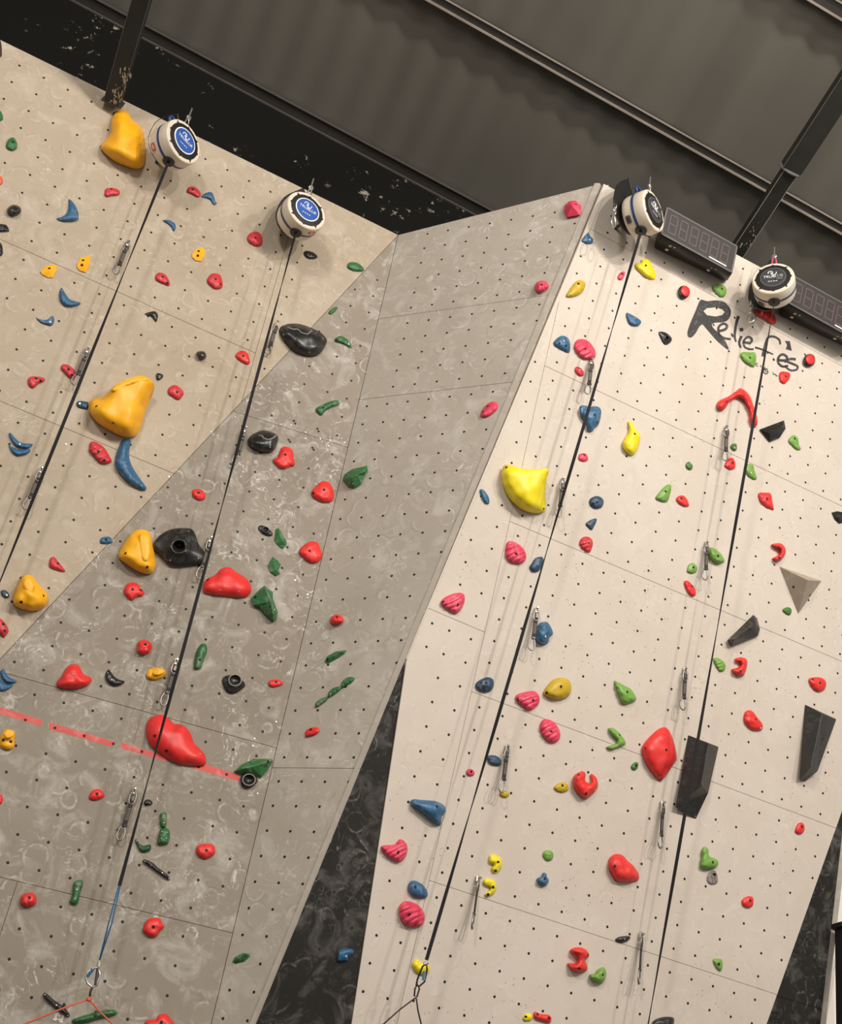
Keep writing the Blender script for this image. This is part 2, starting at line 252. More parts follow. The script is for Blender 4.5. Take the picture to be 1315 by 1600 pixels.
P3|green|small dark green leaf shaped hold low on middle grey wall|n|163,1230 180,1200 225,1177 265,1180 268,1195 235,1225 190,1235||facet=1;ridge=190,1215 245,1185
P5|blue|lone blue hold on the black triangular wall between lit walls|n|787,1225 795,1170 830,1152 880,1155 885,1180 855,1200 850,1222 800,1230|b840,1198|
P3|pink|pink faceted hold at the top right corner of middle grey wall|c|890,1275 897,1240 925,1215 965,1212 995,1240 1000,1270 990,1300 910,1315|h965,1235|facet=1;H=.08;ridge=940,1240
P3|pink|small pink hold near the arete above the first seam|g|715,260 730,235 765,225 795,240 800,265 770,290 740,300 718,285|h757,250|H=.05
P3|pink|chalky pink oval hold low beside the arete|g|387,1045 400,1005 430,970 465,955 492,970 490,1000 460,1030 420,1052|h433,985 h403,1018|
P4|blue|small blue hold with silver bolt at the very top of arete|c|995,1455 1015,1425 1040,1403 1050,1425 1068,1445 1062,1472 1030,1473 1005,1465|b1045,1450|
P4|mustard|mustard drop hold left of the third rope near the top|g|905,322 930,275 960,235 990,222 1020,235 1020,265 1000,300 960,322|h980,245 s917,318|
P4|lemon|yellow petal hold below the third rope device and left display|h|65,140 75,120 100,120 105,97 145,100 175,145 188,185 185,218 150,215 110,190|h130,135|
P4|blue|blue petal hold with white bolts right of the third rope|h|10,425 25,422 60,440 85,455 103,475 85,500 50,500 25,480|b62,455 s25,432|
P4|blue|blue dimpled half round hold left of big pink ribbed one|g|828,605 850,575 885,558 920,575 930,610 925,660 890,650 840,618|b890,593 h865,605 h905,620|
P4|pink|pink deeply ribbed oval above the topmost right wall quickdraw|g|955,620 965,590 1000,578 1045,595 1080,645 1085,680 1070,700 1030,703 990,685 960,650|h1020,640|ribs=3
P4|crimson|small red pink hold under the topmost pink ribbed oval|g|957,760 970,745 995,755 1013,780 1010,800 985,803 962,780|b988,770|
P4|pink|tiny pink hold on the rope below the third rope device|g|1217,205 1230,180 1255,170 1262,185 1245,220 1225,220|h1245,185|
P4|blue|blue cluster hold of several knobs behind the third rope|g|990,1010 990,985 1020,980 1045,990 1070,985 1105,990 1118,1015 1112,1060 1100,1100 1075,1120 1065,1138 1035,1135 1030,1100 1010,1065 992,1045|h1077,1037 h1095,1083|H=.06;ridge=1040,1020 1055,1080;lobe=992,1010 1000,985 1030,985 1050,1010 1040,1045 1010,1050@.03;lobe2=1065,1000 1090,988 1115,1010 1110,1035 1080,1030@.03
P4|lemon|tall lemon yellow pear shaped hold right of blue knob cluster|h|22,1080 35,1073 50,1085 62,1115 90,1145 97,1170 85,1230 65,1272 40,1283 12,1265 -8,1235 -10,1205 5,1175 22,1150 28,1115|h63,1152|H=.06;ridge=38,1130 45,1180 40,1230
P4|pink|tiny pink two lobed hold below the blue knob cluster|g|980,1290 990,1272 1020,1270 1035,1285 1038,1310 1020,1320 1000,1318 982,1308|h1015,1278|
P4|blue|small blue pointed hold left of the huge yellow volume|g|385,1490 400,1487 420,1505 440,1540 440,1575 415,1570 392,1530|s417,1520|
P4|lemon|huge lemon yellow smooth volume left of the third rope|g|517,1370,.01 535,1340,.04 580,1343,.08 640,1362,.11 700,1368,.12 798,1365,.13 790,1420,.10 780,1500,.05 783,1590 775,1620 740,1632 700,1630 650,1615 600,1580 555,1530 525,1460 515,1400|h545,1355 h770,1605|H=.14;ridge=640,1420 730,1425;prof=.7
P4|navy|blue round hold with two dimples right of the third rope|k|1045,10 1060,-10 1095,-20 1125,-5 1133,20 1120,50 1085,58 1055,42|h1092,18 h1070,25|
P4|navy|small navy pointed hold between dimpled blue and crimson holds|k|1023,150 1045,130 1085,115 1090,130 1075,165 1060,187 1045,175||
P4|crimson|crimson ribbed pointed hold below the small navy one|k|985,265 1000,235 1030,225 1060,240 1067,275 1050,320 1030,318 1000,295|b1047,258|ribs=3
P4|pink|pink ribbed round hold below the huge yellow volume|k|540,300 550,260 580,253 630,280 660,320 663,360 640,388 600,390 560,375 540,345|h605,328|ribs=4
P4|navy|navy hold half hidden behind third rope beside pink ribbed round|k|685,405 700,385 720,355 765,350 765,400 740,435 710,440 688,425||
P4|pink|pink ribbed hold nearest the arete, left of the others|k|147,625 170,595 235,568 285,570 293,610 275,660 240,693 195,670 160,645|h252,638 h165,622|ribs=4
P4|blue|blue spiked dome hold touching a quickdraw of third rope|k|722,800 740,755 770,740 800,750 828,810 805,835 800,865 770,882 735,870 722,840|b780,832 s770,748|H=.07;ridge=790,800
P4|navy|navy hold with three dimples left of the third rope|k|357,1120 380,1095 430,1075 465,1090 467,1130 445,1163 400,1165 365,1145|h423,1110 h393,1108 h405,1135|
P4|pink|pink ribbed hold left beside the mustard round hold|k|600,1210 610,1180 660,1165 715,1160 743,1190 743,1230 720,1260 680,1278 640,1250|h707,1215 h615,1210|ribs=4
P4|mustard|large mustard round hold above a pink ribbed oval|k|767,1170 790,1130 830,1090 880,1078 925,1095 937,1140 925,1185 880,1212 820,1208 775,1185|h875,1132 h788,1170|H=.06
P4|pink|pink ribbed oval with chalk directly below the mustard round hold|k|747,1390 755,1345 780,1328 830,1345 865,1395 870,1440 845,1470 805,1470 765,1435|h815,1402|ribs=4
P4|navy|dark navy half hold beside the rope, left of a quickdraw|o|420,10 440,0 480,5 505,30 500,60 465,62 430,45||
P4|pink|tiny round pink hold left of third rope below mid height|o|297,105 305,85 330,82 347,100 340,122 310,122|h328,98|
P4|mustard|tiny mustard hold under the lower end of a quickdraw|o|495,225 515,208 550,220 553,240 535,253 505,245||
P4|mustard|small mustard capsule hold left of the round red tunnel hold|o|818,195 840,170 880,160 903,180 903,210 870,222 835,212|h870,180|
P4|blue|long blue winged hold near the left edge of the lit wall|o|-35,280 -20,262 20,265 60,268 110,272 155,290 178,320 170,345 152,365 148,410 130,417 80,385 20,335 -25,305|h123,305 s172,325|H=.07;ridge=0,282 90,300 140,330;prof=.7
P4|pink|pink ribbed hold with chalk patch below long blue winged hold|n|1047,545 1075,535 1130,530 1160,498 1195,520 1205,560 1190,610 1155,637 1110,620 1060,580|h1153,578|ribs=4
P4|blue|smooth blue drop hold just above the lowest pink hold|n|1207,785 1222,752 1255,747 1300,775 1325,815 1320,845 1285,853 1245,848 1215,820|h1252,785|
P4|pink|lowest big pink ribbed hold at left edge of lit wall|n|1152,930 1165,885 1205,868 1265,890 1305,940 1300,1000 1270,1022 1215,1022 1170,990|h1220,945|ribs=4;H=.06
P4|lemon|yellow knobbly hold behind the carabiner of the third rope|o|-22,1240 5,1212 25,1235 60,1238 78,1250 75,1290 55,1308 10,1300 -15,1275||
P4|lemon|upper yellow C shaped hold of the pair right of rope|o|435,600 460,588 500,610 510,640 505,675 480,700 455,698 447,670 462,655 435,640|h487,637 h472,688|ridge=455,615 487,640 475,680
P4|lemon|lower yellow C shaped hold beside the fifth quickdraw|o|400,745 420,732 460,745 478,780 465,820 430,842 405,828 435,805 440,785 405,775|h458,785 h428,830|ridge=420,755 458,785 430,825
P4|lime|small round green hold above the blue star hold|o|752,590 765,568 800,567 817,590 808,622 780,630 760,612|b793,593|
P4|blue|small blue star shaped hold right of the two yellow ones|o|718,735 745,720 755,697 775,705 778,725 790,745 775,775 750,780 725,762|h765,735|H=.04
P4|red|large smooth red egg hold lower middle of the lit wall|o|1142,660 1152,610 1190,587 1230,597 1260,630 1290,655 1320,700 1325,735 1300,752 1230,757 1185,745 1155,700|h1183,660|H=.07
P4|red|round red tunnel hold with a through opening at mid wall|o|932,155 945,115 990,95 1008,110 1005,150 1025,165 1042,160 1035,110 1070,130 1082,175 1070,210 1035,245 1005,260 970,235 940,200|h1010,228 h967,118 s1065,205|H=.07;ridge=965,125 975,185 1020,200 1062,170
P4|darklime|tiny dark green hold left below the big red shield|p|40,65 60,42 82,45 80,75 62,90 45,82|h70,60|
P4|lime|lime green curved fin hold right of the mustard round hold|k|1198,1097 1225,1108 1262,1128 1295,1145 1320,1180 1330,1208 1310,1228 1262,1240 1240,1235 1225,1195 1205,1140|h1275,1165 s1217,1112|H=.05
P4|lime|lime green L shaped hold below the curved green fin|k|1160,1385 1190,1382 1225,1410 1260,1455 1268,1475 1250,1490 1190,1512 1155,1510 1150,1495 1200,1480 1215,1460 1185,1430 1165,1405|h1230,1425|ridge=1180,1397 1238,1460 1175,1500;H=.04
P4|red|big red shield hold left of the black wedge volume on rope|X|1002.7,1168 1014,1152 1030.6,1138 1042,1138 1051,1155 1057,1183 1051,1196 1035.4,1218 1031,1219.5 1023.6,1214 1010.4,1196 1004,1181|h1040.6,1171.8 h1008.6,1169 s1031,1214|H=.08
P4|lime|lime green leaf hold below the yellow pear, mid lit wall|h|187,1540 215,1500 250,1465 280,1457 283,1490 270,1540 262,1560 240,1563 200,1550|h250,1500|
P4|red|small red drop right of the lime leaf hold|l|313,-5 335,-22 365,-18 388,20 388,45 350,40 318,15|h345,-5|
P4|darklime|tiny dark green bead right of the tall yellow pear|h|372,1335 390,1320 412,1340 410,1365 390,1370 373,1355|b400,1335|
P4|darklime|tiny green bead directly above the small red hold by quickdraw|h|640,1230 655,1212 678,1215 678,1250 660,1255|b665,1238|
P4|red|small red hold at the lower tip of right rope's top quickdraw|h|607,1340 625,1305 655,1297 670,1325 668,1360 640,1370 612,1355|h655,1328|
P4|black|small black ring hold left of the black painted letters|h|210,535 250,540 285,570 283,595 255,613 235,600 215,560||crater=260,572
P4|lime|lime green hold under the left display's right end|h|528,262 550,255 575,248 610,262 617,290 605,322 580,325 550,300|h590,275|
P4|red|red lip shaped hold with white patch below fourth rope device|h|787,407 820,395 875,397 900,425 917,460 912,487 885,487 850,460 800,435||H=.04;chalk=845,428 870,428 880,442 858,447
P4|lime|lime green hold over the black lettering near fourth rope|h|700,675 715,657 760,660 790,660 797,700 785,748 760,740 720,712|h760,692|
P4|red|small red hold below the black lettering, right of fourth rope|h|935,810 940,780 965,775 1000,785 1000,815 985,835 965,852 942,835|h975,805|
P4|red|large red boomerang hold crossing the fourth rope|h|558,975 575,950 630,925 680,890 700,875 730,890 760,925 775,965 790,1010 805,1060 803,1100 790,1112 765,1100 758,1050 745,990 715,945 690,935 640,955 610,1000 585,1012 563,1000|h620,957 s790,1050|H=.06;ridge=590,980 640,940 700,905 745,945 768,1020 787,1095
P4|black|black faceted plate hold right of the red boomerang|h|818,1125 965,1070 975,1120 940,1175 880,1200|h955,1093 h888,1135|facet=1;sharp=1;H=.05;ridge=880,1150 945,1110
P4|lime|small lime green hold right of the black faceted plate|h|990,1195 1010,1165 1030,1160 1050,1180 1055,1215 1068,1245 1045,1250 1015,1225|h1030,1180|
P4|lime|lime green hold just right of the fourth rope on a seam|h|725,1350 750,1333 780,1340 785,1370 800,1410 795,1430 765,1420 735,1390|b763,1387|
P4|red|red angular hold above the upper red C at right|h|810,1512 850,1507 885,1512 893,1550 903,1612 880,1605 850,1590 820,1560|h862,1545|
P4|black|black faceted hold cut by the right photo edge|l|1253,80 1285,72 1330,80 1335,140 1298,147 1270,120||facet=1;ridge=1295,105
P4|red|red C shaped jug just above the grey pyramid volume|l|888,275 910,267 950,268 975,300 972,335 945,370 910,372 893,355 920,345 940,325 940,300 915,295|h938,355|ridge=905,280 955,285 955,330 915,358;H=.05
P4|darklime|tiny green hold at the lower tip of the grey pyramid|l|955,670 985,652 1010,665 1005,697 985,698||
P4|black|black elongated wedge hold below the grey pyramid|l|625,850 780,698 803,720 820,785 808,825 650,888|h758,787 s647,858|facet=1;sharp=1;H=.09;ridge=665,845 795,752
P4|lime|small lime green striped hold right of the fourth rope|l|537,965 560,958 595,975 612,1005 605,1035 580,1042 555,1010||ribs=3
P4|red|red C shaped jug under the black elongated wedge|l|668,965 700,955 738,965 743,1000 730,1050 715,1070 680,1065 655,1045 650,1025 680,1020 705,1000 700,985 675,985|h703,1040|ridge=685,968 722,985 712,1030 670,1040;H=.05
P4|red|red rounded hold right of the lower red C jug|l|1115,1085 1160,1075 1200,1083 1220,1110 1210,1150 1180,1165 1150,1155 1125,1125|h1183,1110 h1138,1090|
P4|red|red two lobed hold left of the right black wedge volume|l|722,1310 735,1280 770,1278 805,1320 835,1360 830,1395 790,1398 750,1380 725,1345|h795,1330 s825,1385|
P4|red|small red barrel hold near the right edge, low on lit wall|p|1017,440 1035,405 1060,402 1073,425 1065,460 1040,472 1018,460|h1057,425|
P4|lime|lime green boot shaped hold touching a small grey cup|p|462,560 480,543 500,560 505,600 550,620 560,645 540,672 490,683 455,670 450,650 458,610|h527,637 s480,555|H=.05;ridge=478,600 485,650 530,645
P4|greyh|small grey cup hold below the lime green boot|p|493,735 505,700 535,685 552,710 555,755 530,768 505,762||crater=535,712
P4|red|round red hold low right between two panel seams|p|697,870 715,848 745,838 767,850 765,895 740,910 710,900|h750,865|
P4|lime|lowest lime green hold at right, above the last seam|p|527,1220 550,1210 578,1215 585,1250 575,1285 550,1270|h563,1243|
P4|black|black hold cut by the bottom photo edge right of fourth rope|p|165,1595 190,1570 240,1557 293,1562 295,1600 290,1640 180,1640||
P4|black|thin black oval hold on a seam beside the lowest quickdraw|o|1183,1097 1205,1082 1250,1075 1275,1082 1260,1105 1225,1117 1195,1110|s1240,1095|
P4|red|red H shaped jug low on the lit wall beside lime horn|o|915,1160 950,1143 1000,1150 1028,1180 1025,1205 1005,1215 1020,1260 1010,1285 965,1295 920,1275 903,1245 905,1235 945,1240 962,1215 955,1185 925,1180|h970,1270 h1020,1190|ridge=945,1160 990,1185 990,1235 945,1262;H=.07
P4|lime|lime green horned hold right of the red H shaped jug|o|1032,1305 1060,1300 1080,1275 1115,1260 1130,1290 1125,1330 1105,1357 1070,1350 1040,1335|h1110,1308|H=.06
P4|lemon|small yellow hold beside small red one at bottom edge|o|633,1565 650,1540 680,1538 693,1560 680,1580 645,1582|h652,1558|
P4|red|small red bone hold at the bottom edge touching yellow one|o|698,1545 705,1525 740,1540 790,1545 805,1565 795,1595 750,1585 705,1570|h722,1542 h790,1565|
P4|lime|small round green hold left of quickdraw, above small red oval|l|378,430 390,395 415,385 437,405 437,435 415,450 385,443|h418,412|
P4|lime|lime green teardrop hold right of the second right quickdraw|l|513,330 518,292 545,298 580,325 605,365 600,382 560,387 525,365|h567,342 s587,370|H=.05
P4|red|small red oval hold below left of the second right quickdraw|l|360,500 385,493 420,530 433,560 430,583 405,587 378,555|h410,525|
"""

# ---------------------------------------------------------------- geometry helpers
def rayd(x, y): return RM @ Vector(((x - 657.5) / F, (y - 800) / F, 1))
def hit(pl, x, y, h=0.0):
    n, d = pl; r = rayd(x, y); return CAM + r * ((d + h) / n.dot(r))
def plane(n, d): return (Vector(n).normalized(), d)
PL = {'P4': plane((.35690, -.91040, -.20930), -7.351)}
GN = {'P3': (-.4483, -.8928, -.0439), 'P2': (.2430, -.9686, -.0516), 'P1': (.3848, -.9162, -.1121)}
def hinge(k, par, a, b):      # a wall shares the crease a-b with its neighbour
    A = hit(PL[par], *a); B = hit(PL[par], *b); e = (B - A).normalized(); n = Vector(GN[k]); n = (n - e * n.dot(e)).normalized()
    PL[k] = (n, n.dot(A - CAM))
hinge('P3', 'P4', (938, 287), (633, 1030)); hinge('P2', 'P3', (622, 367), (330, 1600)); hinge('P1', 'P2', (622, 367), (0, 1030))
def P(k, x, y, h=0.0): return hit(PL[k], x, y, h)
def plane3(a, b, c):
    n = (b - a).cross(c - a).normalized()
    if n.dot(CAM - a) < 0: n = -n
    return (n, n.dot(a - CAM))
PL['P5'] = plane3(P('P3', 633, 1030), P('P3', 256, 1950), P('P4', 496, 1950))
pa, pb = P('P4', 1334, 1210), P('P4', 1074, 1950)
PL['P6'] = plane3(pa, pb, CAM + rayd(1250, 1950).normalized() * ((pb - CAM).length + .75))

def link(o, parent=None, loc=None):
    COL.objects.link(o)
    if parent: o.parent = parent
    return o
def mesh_obj(name, verts, faces, mat, parent=None, loc=None, smooth=False, mats=None, fm=None):
    """verts in world space; the object's origin is put at loc (default: centre of the verts, or the parent's)"""
    verts = [Vector(v) for v in verts]
    if loc is None: loc = sum(verts, Vector()) / len(verts)
    me = bpy.data.meshes.new(name); me.from_pydata([tuple(v - loc) for v in verts], [], faces); me.update()
    bm = bmesh.new(); bm.from_mesh(me); bmesh.ops.remove_doubles(bm, verts=bm.verts, dist=1e-5)
    bmesh.ops.recalc_face_normals(bm, faces=bm.faces); bm.to_mesh(me); bm.free()
    for m in (mats or [mat]): me.materials.append(m)
    if smooth:
        for p_ in me.polygons: p_.use_smooth = True
    o = bpy.data.objects.new(name, me); COL.objects.link(o); ORG[o.name] = loc.copy()
    if parent: o.parent = parent
    o.location = loc - (ORG[parent.name] if parent else Vector())
    return o
ORG = {}                                     # world position of every origin while building (nothing is rotated yet)
def empty(name, loc):
    o = bpy.data.objects.new(name, None); COL.objects.link(o); o.location = loc; o.empty_display_size = .05
    ORG[o.name] = Vector(loc); return o
def tag(o, label=None, cat=None, group=None, kind=None):
    if label: o['label'] = label
    if cat: o['category'] = cat
    if group: o['group'] = group
    if kind: o['kind'] = kind
    return o
class MB:
    def __init__(s): s.v = []; s.f = []
    def add(s, v, f): n = len(s.v); s.v += [Vector(q) for q in v]; s.f += [tuple(i + n for i in q) for q in f]
    def box8(s, c):   # 8 corners: 0-3 one ring, 4-7 the ring opposite
        s.add(c, [(0, 1, 2, 3), (7, 6, 5, 4), (0, 4, 5, 1), (1, 5, 6, 2), (2, 6, 7, 3), (3, 7, 4, 0)])
    def box(s, c, ax, ay, az):   # centre and half axes
        c = Vector(c); s.box8([c - ax - ay - az, c + ax - ay - az, c + ax + ay - az, c - ax + ay - az, c - ax - ay + az, c + ax - ay + az, c + ax + ay + az, c - ax + ay + az])
    def bevbox(s, c, ax, ay, az, b=.25):
        c = Vector(c); R = []
        for z, k in ((-1, 1 - b), (-1 + b, 1), (1 - b, 1), (1, 1 - b)):
            for x, y in ((-1, -1 + b), (-1 + b, -1), (1 - b, -1), (1, -1 + b), (1, 1 - b), (1 - b, 1), (-1 + b, 1), (-1, 1 - b)):
                R.append(c + ax * x * k + ay * y * k + az * z)
        f = [tuple(range(7, -1, -1)), tuple(range(24, 32))]
        for r in range(3):
            for i in range(8): j = (i + 1) % 8; f.append((r * 8 + i, r * 8 + j, r * 8 + 8 + j, r * 8 + 8 + i))
        s.add(R, f)
    def tube(s, pts, r, n=6, closed=False):
        pts = [Vector(p_) for p_ in pts]; m = len(pts); V = []; u0 = None
        for i, p_ in enumerate(pts):
            a = pts[(i - 1) % m] if (closed or i > 0) else p_; b = pts[(i + 1) % m] if (closed or i < m - 1) else p_
            t = (b - a).normalized()
            if u0 is None: u0 = t.orthogonal()
            u0 = (u0 - t * u0.dot(t)).normalized(); w_ = t.cross(u0); rr = r[i] if isinstance(r, (list, tuple)) else r
            for k in range(n): an = 2 * math.pi * k / n; V.append(p_ + (u0 * math.cos(an) + w_ * math.sin(an)) * rr)
        f = []
        for i in range(m if closed else m - 1):
            j = (i + 1) % m
            for k in range(n): l = (k + 1) % n; f.append((i * n + k, i * n + l, j * n + l, j * n + k))
        if not closed: f += [tuple(range(n - 1, -1, -1)), tuple(range((m - 1) * n, m * n))]
        s.add(V, f)
    def lathe(s, o, axis, prof, n=32, up=None):   # prof: (radius, distance along axis)
        u = (up or axis.orthogonal()).normalized(); w_ = axis.cross(u); V = []; f = []
        for r, z in prof:
            for k in range(n): a = 2 * math.pi * k / n; V.append(o + axis * z + (u * math.cos(a) + w_ * math.sin(a)) * r)
        for i in range(len(prof) - 1):
            for k in range(n): l = (k + 1) % n; f.append((i * n + k, i * n + l, (i + 1) * n + l, (i + 1) * n + k))
        f.append(tuple(range(n - 1, -1, -1))); f.append(tuple(range((len(prof) - 1) * n, len(prof) * n)))
        s.add(V, f)
    def build(s, name, mat, parent=None, loc=None, smooth=False): return mesh_obj(name, s.v, s.f, mat, parent, loc, smooth)
def smooth_by_angle(o, deg=35):
    me = o.data
    for p_ in me.polygons: p_.use_smooth = True
    me.set_sharp_from_angle(angle=math.radians(deg)); return o

# ---------------------------------------------------------------- climbing walls: panels, joints, T-nut holes
HOM = {'P1': ((.338746, -.070305, -.589141), (.145782, .309142, -.67843), (.064549, -.078892, 1.0)),
       'P2': ((.377513, -.065025, -.277244), (.123324, .313952, -.000985), (.042422, -.098857, 1.0)),
       'P3': ((.33636, -.061816, -.125727), (-.026412, .305607, .01015), (-.07029, -.080922, 1.0)),
       'P4': ((.320574, -.073528, .50236), (.136196, .287642, -.002309), (.055922, -.05612, 1.0))}
def nutpx(k, c, r):
    q = [sum(a * b for a, b in zip(row, (c / 10, r / 10, 1))) for row in HOM[k]]
    return q[0] / q[2] * 1000 + 657.5, q[1] / q[2] * 1000 + 800
def clip(poly, a, b, keep):      # half plane clip of a pixel polygon by the line a-b
    out = []; side = lambda p_: ((b[0] - a[0]) * (p_[1] - a[1]) - (b[1] - a[1]) * (p_[0] - a[0])) * keep
    for i, p_ in enumerate(poly):
        q = poly[(i + 1) % len(poly)]; sp, sq = side(p_), side(q)
        if sp >= 0: out.append(p_)
        if (sp > 0 > sq) or (sp < 0 < sq): t = sp / (sp - sq); out.append((p_[0] + (q[0] - p_[0]) * t, p_[1] + (q[1] - p_[1]) * t))
    return out
def inset2d(pts, d):
    n = len(pts); ar = sum(pts[i][0] * pts[(i + 1) % n][1] - pts[(i + 1) % n][0] * pts[i][1] for i in range(n)); s = 1 if ar > 0 else -1
    L = []
    for i in range(n):
        p_, q = Vector(pts[i]), Vector(pts[(i + 1) % n]); e = (q - p_).normalized(); nn = Vector((-e.y, e.x)) * s; L.append((p_ + nn * d, e))
    out = []
    for i in range(n):
        (p1, e1), (p2, e2) = L[i - 1], L[i]; c = e1.x * e2.y - e1.y * e2.x
        if abs(c) < 1e-6: out.append(p2); continue
        t = ((p2 - p1).x * e2.y - (p2 - p1).y * e2.x) / c; out.append(p1 + e1 * t)
    return out
def basis(n):
    u = Vector((0, 0, 1)).cross(n).normalized(); return u, n.cross(u)
def split(poly, tree):
    if not tree: return [poly]
    (a, b, t1, t2) = tree
    r = []
    for keep, t in ((1, t1), (-1, t2)):
        q = clip(poly, a, b, keep)
        if len(q) > 2: r += split(q, t)
    return r
def wall(k, name, poly, tree, mat, nuts, gap=.0009, label=None):
    n, d = PL[k]; u, v = basis(n)
    W = [P(k, *p_) for p_ in poly]; N_ = len(W)
    back = [w_ - n * .05 for w_ in W]; fr = [w_ - n * .019 for w_ in W]
    root = mesh_obj(name, fr + back, [tuple(range(N_)), tuple(range(2 * N_ - 1, N_ - 1, -1))] + [(i, (i + 1) % N_, N_ + (i + 1) % N_, N_ + i) for i in range(N_)], M['joint'])
    tag(root, kind='structure')
    if label: root['label'] = label
    o0 = W[0]
    for pc in split(poly, tree):
        w3 = [P(k, *p_) for p_ in pc]; p2 = [((w_ - o0).dot(u), (w_ - o0).dot(v)) for w_ in w3]
        rings = []
        for ins, h in ((gap, -.019), (gap, -.002), (gap + .0012, 0.0)):
            rings += [o0 + u * q.x + v * q.y + n * h for q in inset2d(p2, ins)]
        m_ = len(pc); f = [tuple(range(2 * m_, 3 * m_))]
        for r in range(2): f += [(r * m_ + i, r * m_ + (i + 1) % m_, (r + 1) * m_ + (i + 1) % m_, (r + 1) * m_ + i) for i in range(m_)]
        mesh_obj('panel', rings, f, mat, root)
    mb = MB()
    inside = lambda p_: all(((poly[(i + 1) % N_][0] - a[0]) * (p_[1] - a[1]) - (poly[(i + 1) % N_][1] - a[1]) * (p_[0] - a[0])) * sgn > 7 * math.hypot(poly[(i + 1) % N_][0] - a[0], poly[(i + 1) % N_][1] - a[1]) for i, a in enumerate(poly))
    ar = sum(poly[i][0] * poly[(i + 1) % N_][1] - poly[(i + 1) % N_][0] * poly[i][1] for i in range(N_)); sgn = 1 if ar > 0 else -1
    for q in nuts:
        if not inside(q): continue
        c = P(k, *q); r = .0089
        V = [c + n * .0009 + (u * math.cos(a) + v * math.sin(a)) * r for a in [i * math.pi / 4 for i in range(8)]]
        V2 = [p_ - n * .004 for p_ in V]
        mb.add(V + V2, [tuple(range(8))] + [(i, (i + 1) % 8, 8 + (i + 1) % 8, 8 + i) for i in range(8)])
    if mb.v: tag(mb.build('t_nut_holes', M['nut'], root), kind='stuff')
    return root
def grid(k, cols, rows): return [nutpx(k, c, r) for c in cols for r in rows]
rg = lambda a, b, s=1.0: [a + s * i for i in range(int(round((b - a) / s)) + 1)]

Cc, Aa, Bb = (622, 367), (938, 287), (633, 1030)
p1 = [(-350, -110), Cc, (-350, 1403)]
t1 = ((0, 377), (340, 525), ((0, 629), (274, 741), None, None), None)
t1 = ((399, 552), (375.6, 634.6), ((-350, 217), (399, 552), ((-350, 480), (274, 741), None, None), None), None)
n1 = grid('P1', rg(-8, 12), rg(-6, 26)); n1 = [q for q in n1 if q[0] < 640] 
n1 = [q for q in n1]
wall('P1', 'wall_left', p1, t1, M['tan'], n1, label='tan upper left climbing wall above the diagonal edge')
p2 = [Cc, (247, 1950), (-350, 1950), (-350, 1403)]
t2 = ((375.6, 646), (537, 697), ((13, 1053), (426, 1167), ((31.5, 1378), (354, 1455.7), ((25, 1385), (0, 1461), None, None), None), None), None)
n2 = grid('P2', rg(-14, 1), rg(-5, 30)) + grid('P2', [2.0], rg(-5, 30)) + grid('P2', [2.85], rg(0, 15)) + grid('P2', [.92, 1.93, 2.78], [-4.08 - 1.03 * i for i in range(0, 11)])
n2 = [q for q in n2 if not (q[1] < 700 and False)]
wall('P2', 'wall_left_lower', p2, t2, M['grey'], n2, label='grey lower left climbing wall below the diagonal edge')
p3 = [Cc, Aa, Bb, (256, 1950), (247, 1950)]
t3 = ((592, 498), (864.6, 460), ((600, 620), (807.7, 596), ((426.3, 1199.7), (560, 1200.5), None, None), None), None)
n3 = grid('P3', rg(0, 9), rg(-6, 24, 1.005)) + grid('P3', rg(1.1, 12, 1.06), [-6.95 - .926 * i for i in range(0, 11)])
wall('P3', 'wall_centre', p3, t3, M['midgrey'], n3, label='middle grey climbing wall between crease and arete')
p4 = [(943, 287), (1548, 609), (1074, 1950), (496, 1950), (635, 1030)]
low = ((852, 572), (1315, 791), ((797, 815), (1290, 1023), ((735, 1080), (1295, 1290), ((668, 1375), (1210, 1553), ((640, 1680), (1150, 1840), None, None), None), None), None), ((1018, 410), (1315, 572), None, None))
t4 = ((880, 440), (620, 1600), ((669.4, 950.6), (754.7, 986.8), None, None), low)
# the seam runs down the left; left of it the narrow strip has its own T-nut grid
n4 = grid('P4', rg(-10, 12), rg(-13, 33)) + grid('P4', [-10.95, -11.88], [7.06 + 1.063 * i for i in range(-12, 24)]) + grid('P4', [-12.61], [11.29, 12.35])
xs = lambda y: 880 + (y - 440) * (620 - 880) / 1160
wall('P4', 'wall_right', p4, t4, M['cream'], n4, label='cream speckled climbing wall with the black lettering')
zc = lambda ox, oy, s, L: [(ox + x / s, oy + y / s) for x, y in L]
n5 = zc(380, 1020, 4.696, [(1045, 622), (972, 797), (897, 975), (820, 1157), (995, 1222)]) + zc(380, 1300, 4.696, [(770, 40), (722, 233), (897, 297), (667, 440), (848, 490), (613, 645), (797, 703), (427, 817), (560, 860), (340, 1023), (505, 1073), (692, 1127), (258, 1240), (450, 1293)])
wall('P5', 'wall_dark_centre', [Bb, (496, 1950), (256, 1950)], None, M['dark'], n5, label='black chalky triangular wall facet between grey and cream walls')
n6 = zc(1160, 1260, 4.706, [(697, 268), (680, 420), (660, 580), (645, 747), (627, 905), (610, 1070), (442, 1187), (425, 1360), (570, 1407), (258, 1520), (550, 1583)])
wall('P6', 'wall_dark_right', [(1334, 1210), (1250, 1950), (1074, 1950)], ((1227, 1560.7), (1292.6, 1580), None, None), M['dark'], n6, label='black chalky wall facet right of the cream wall')

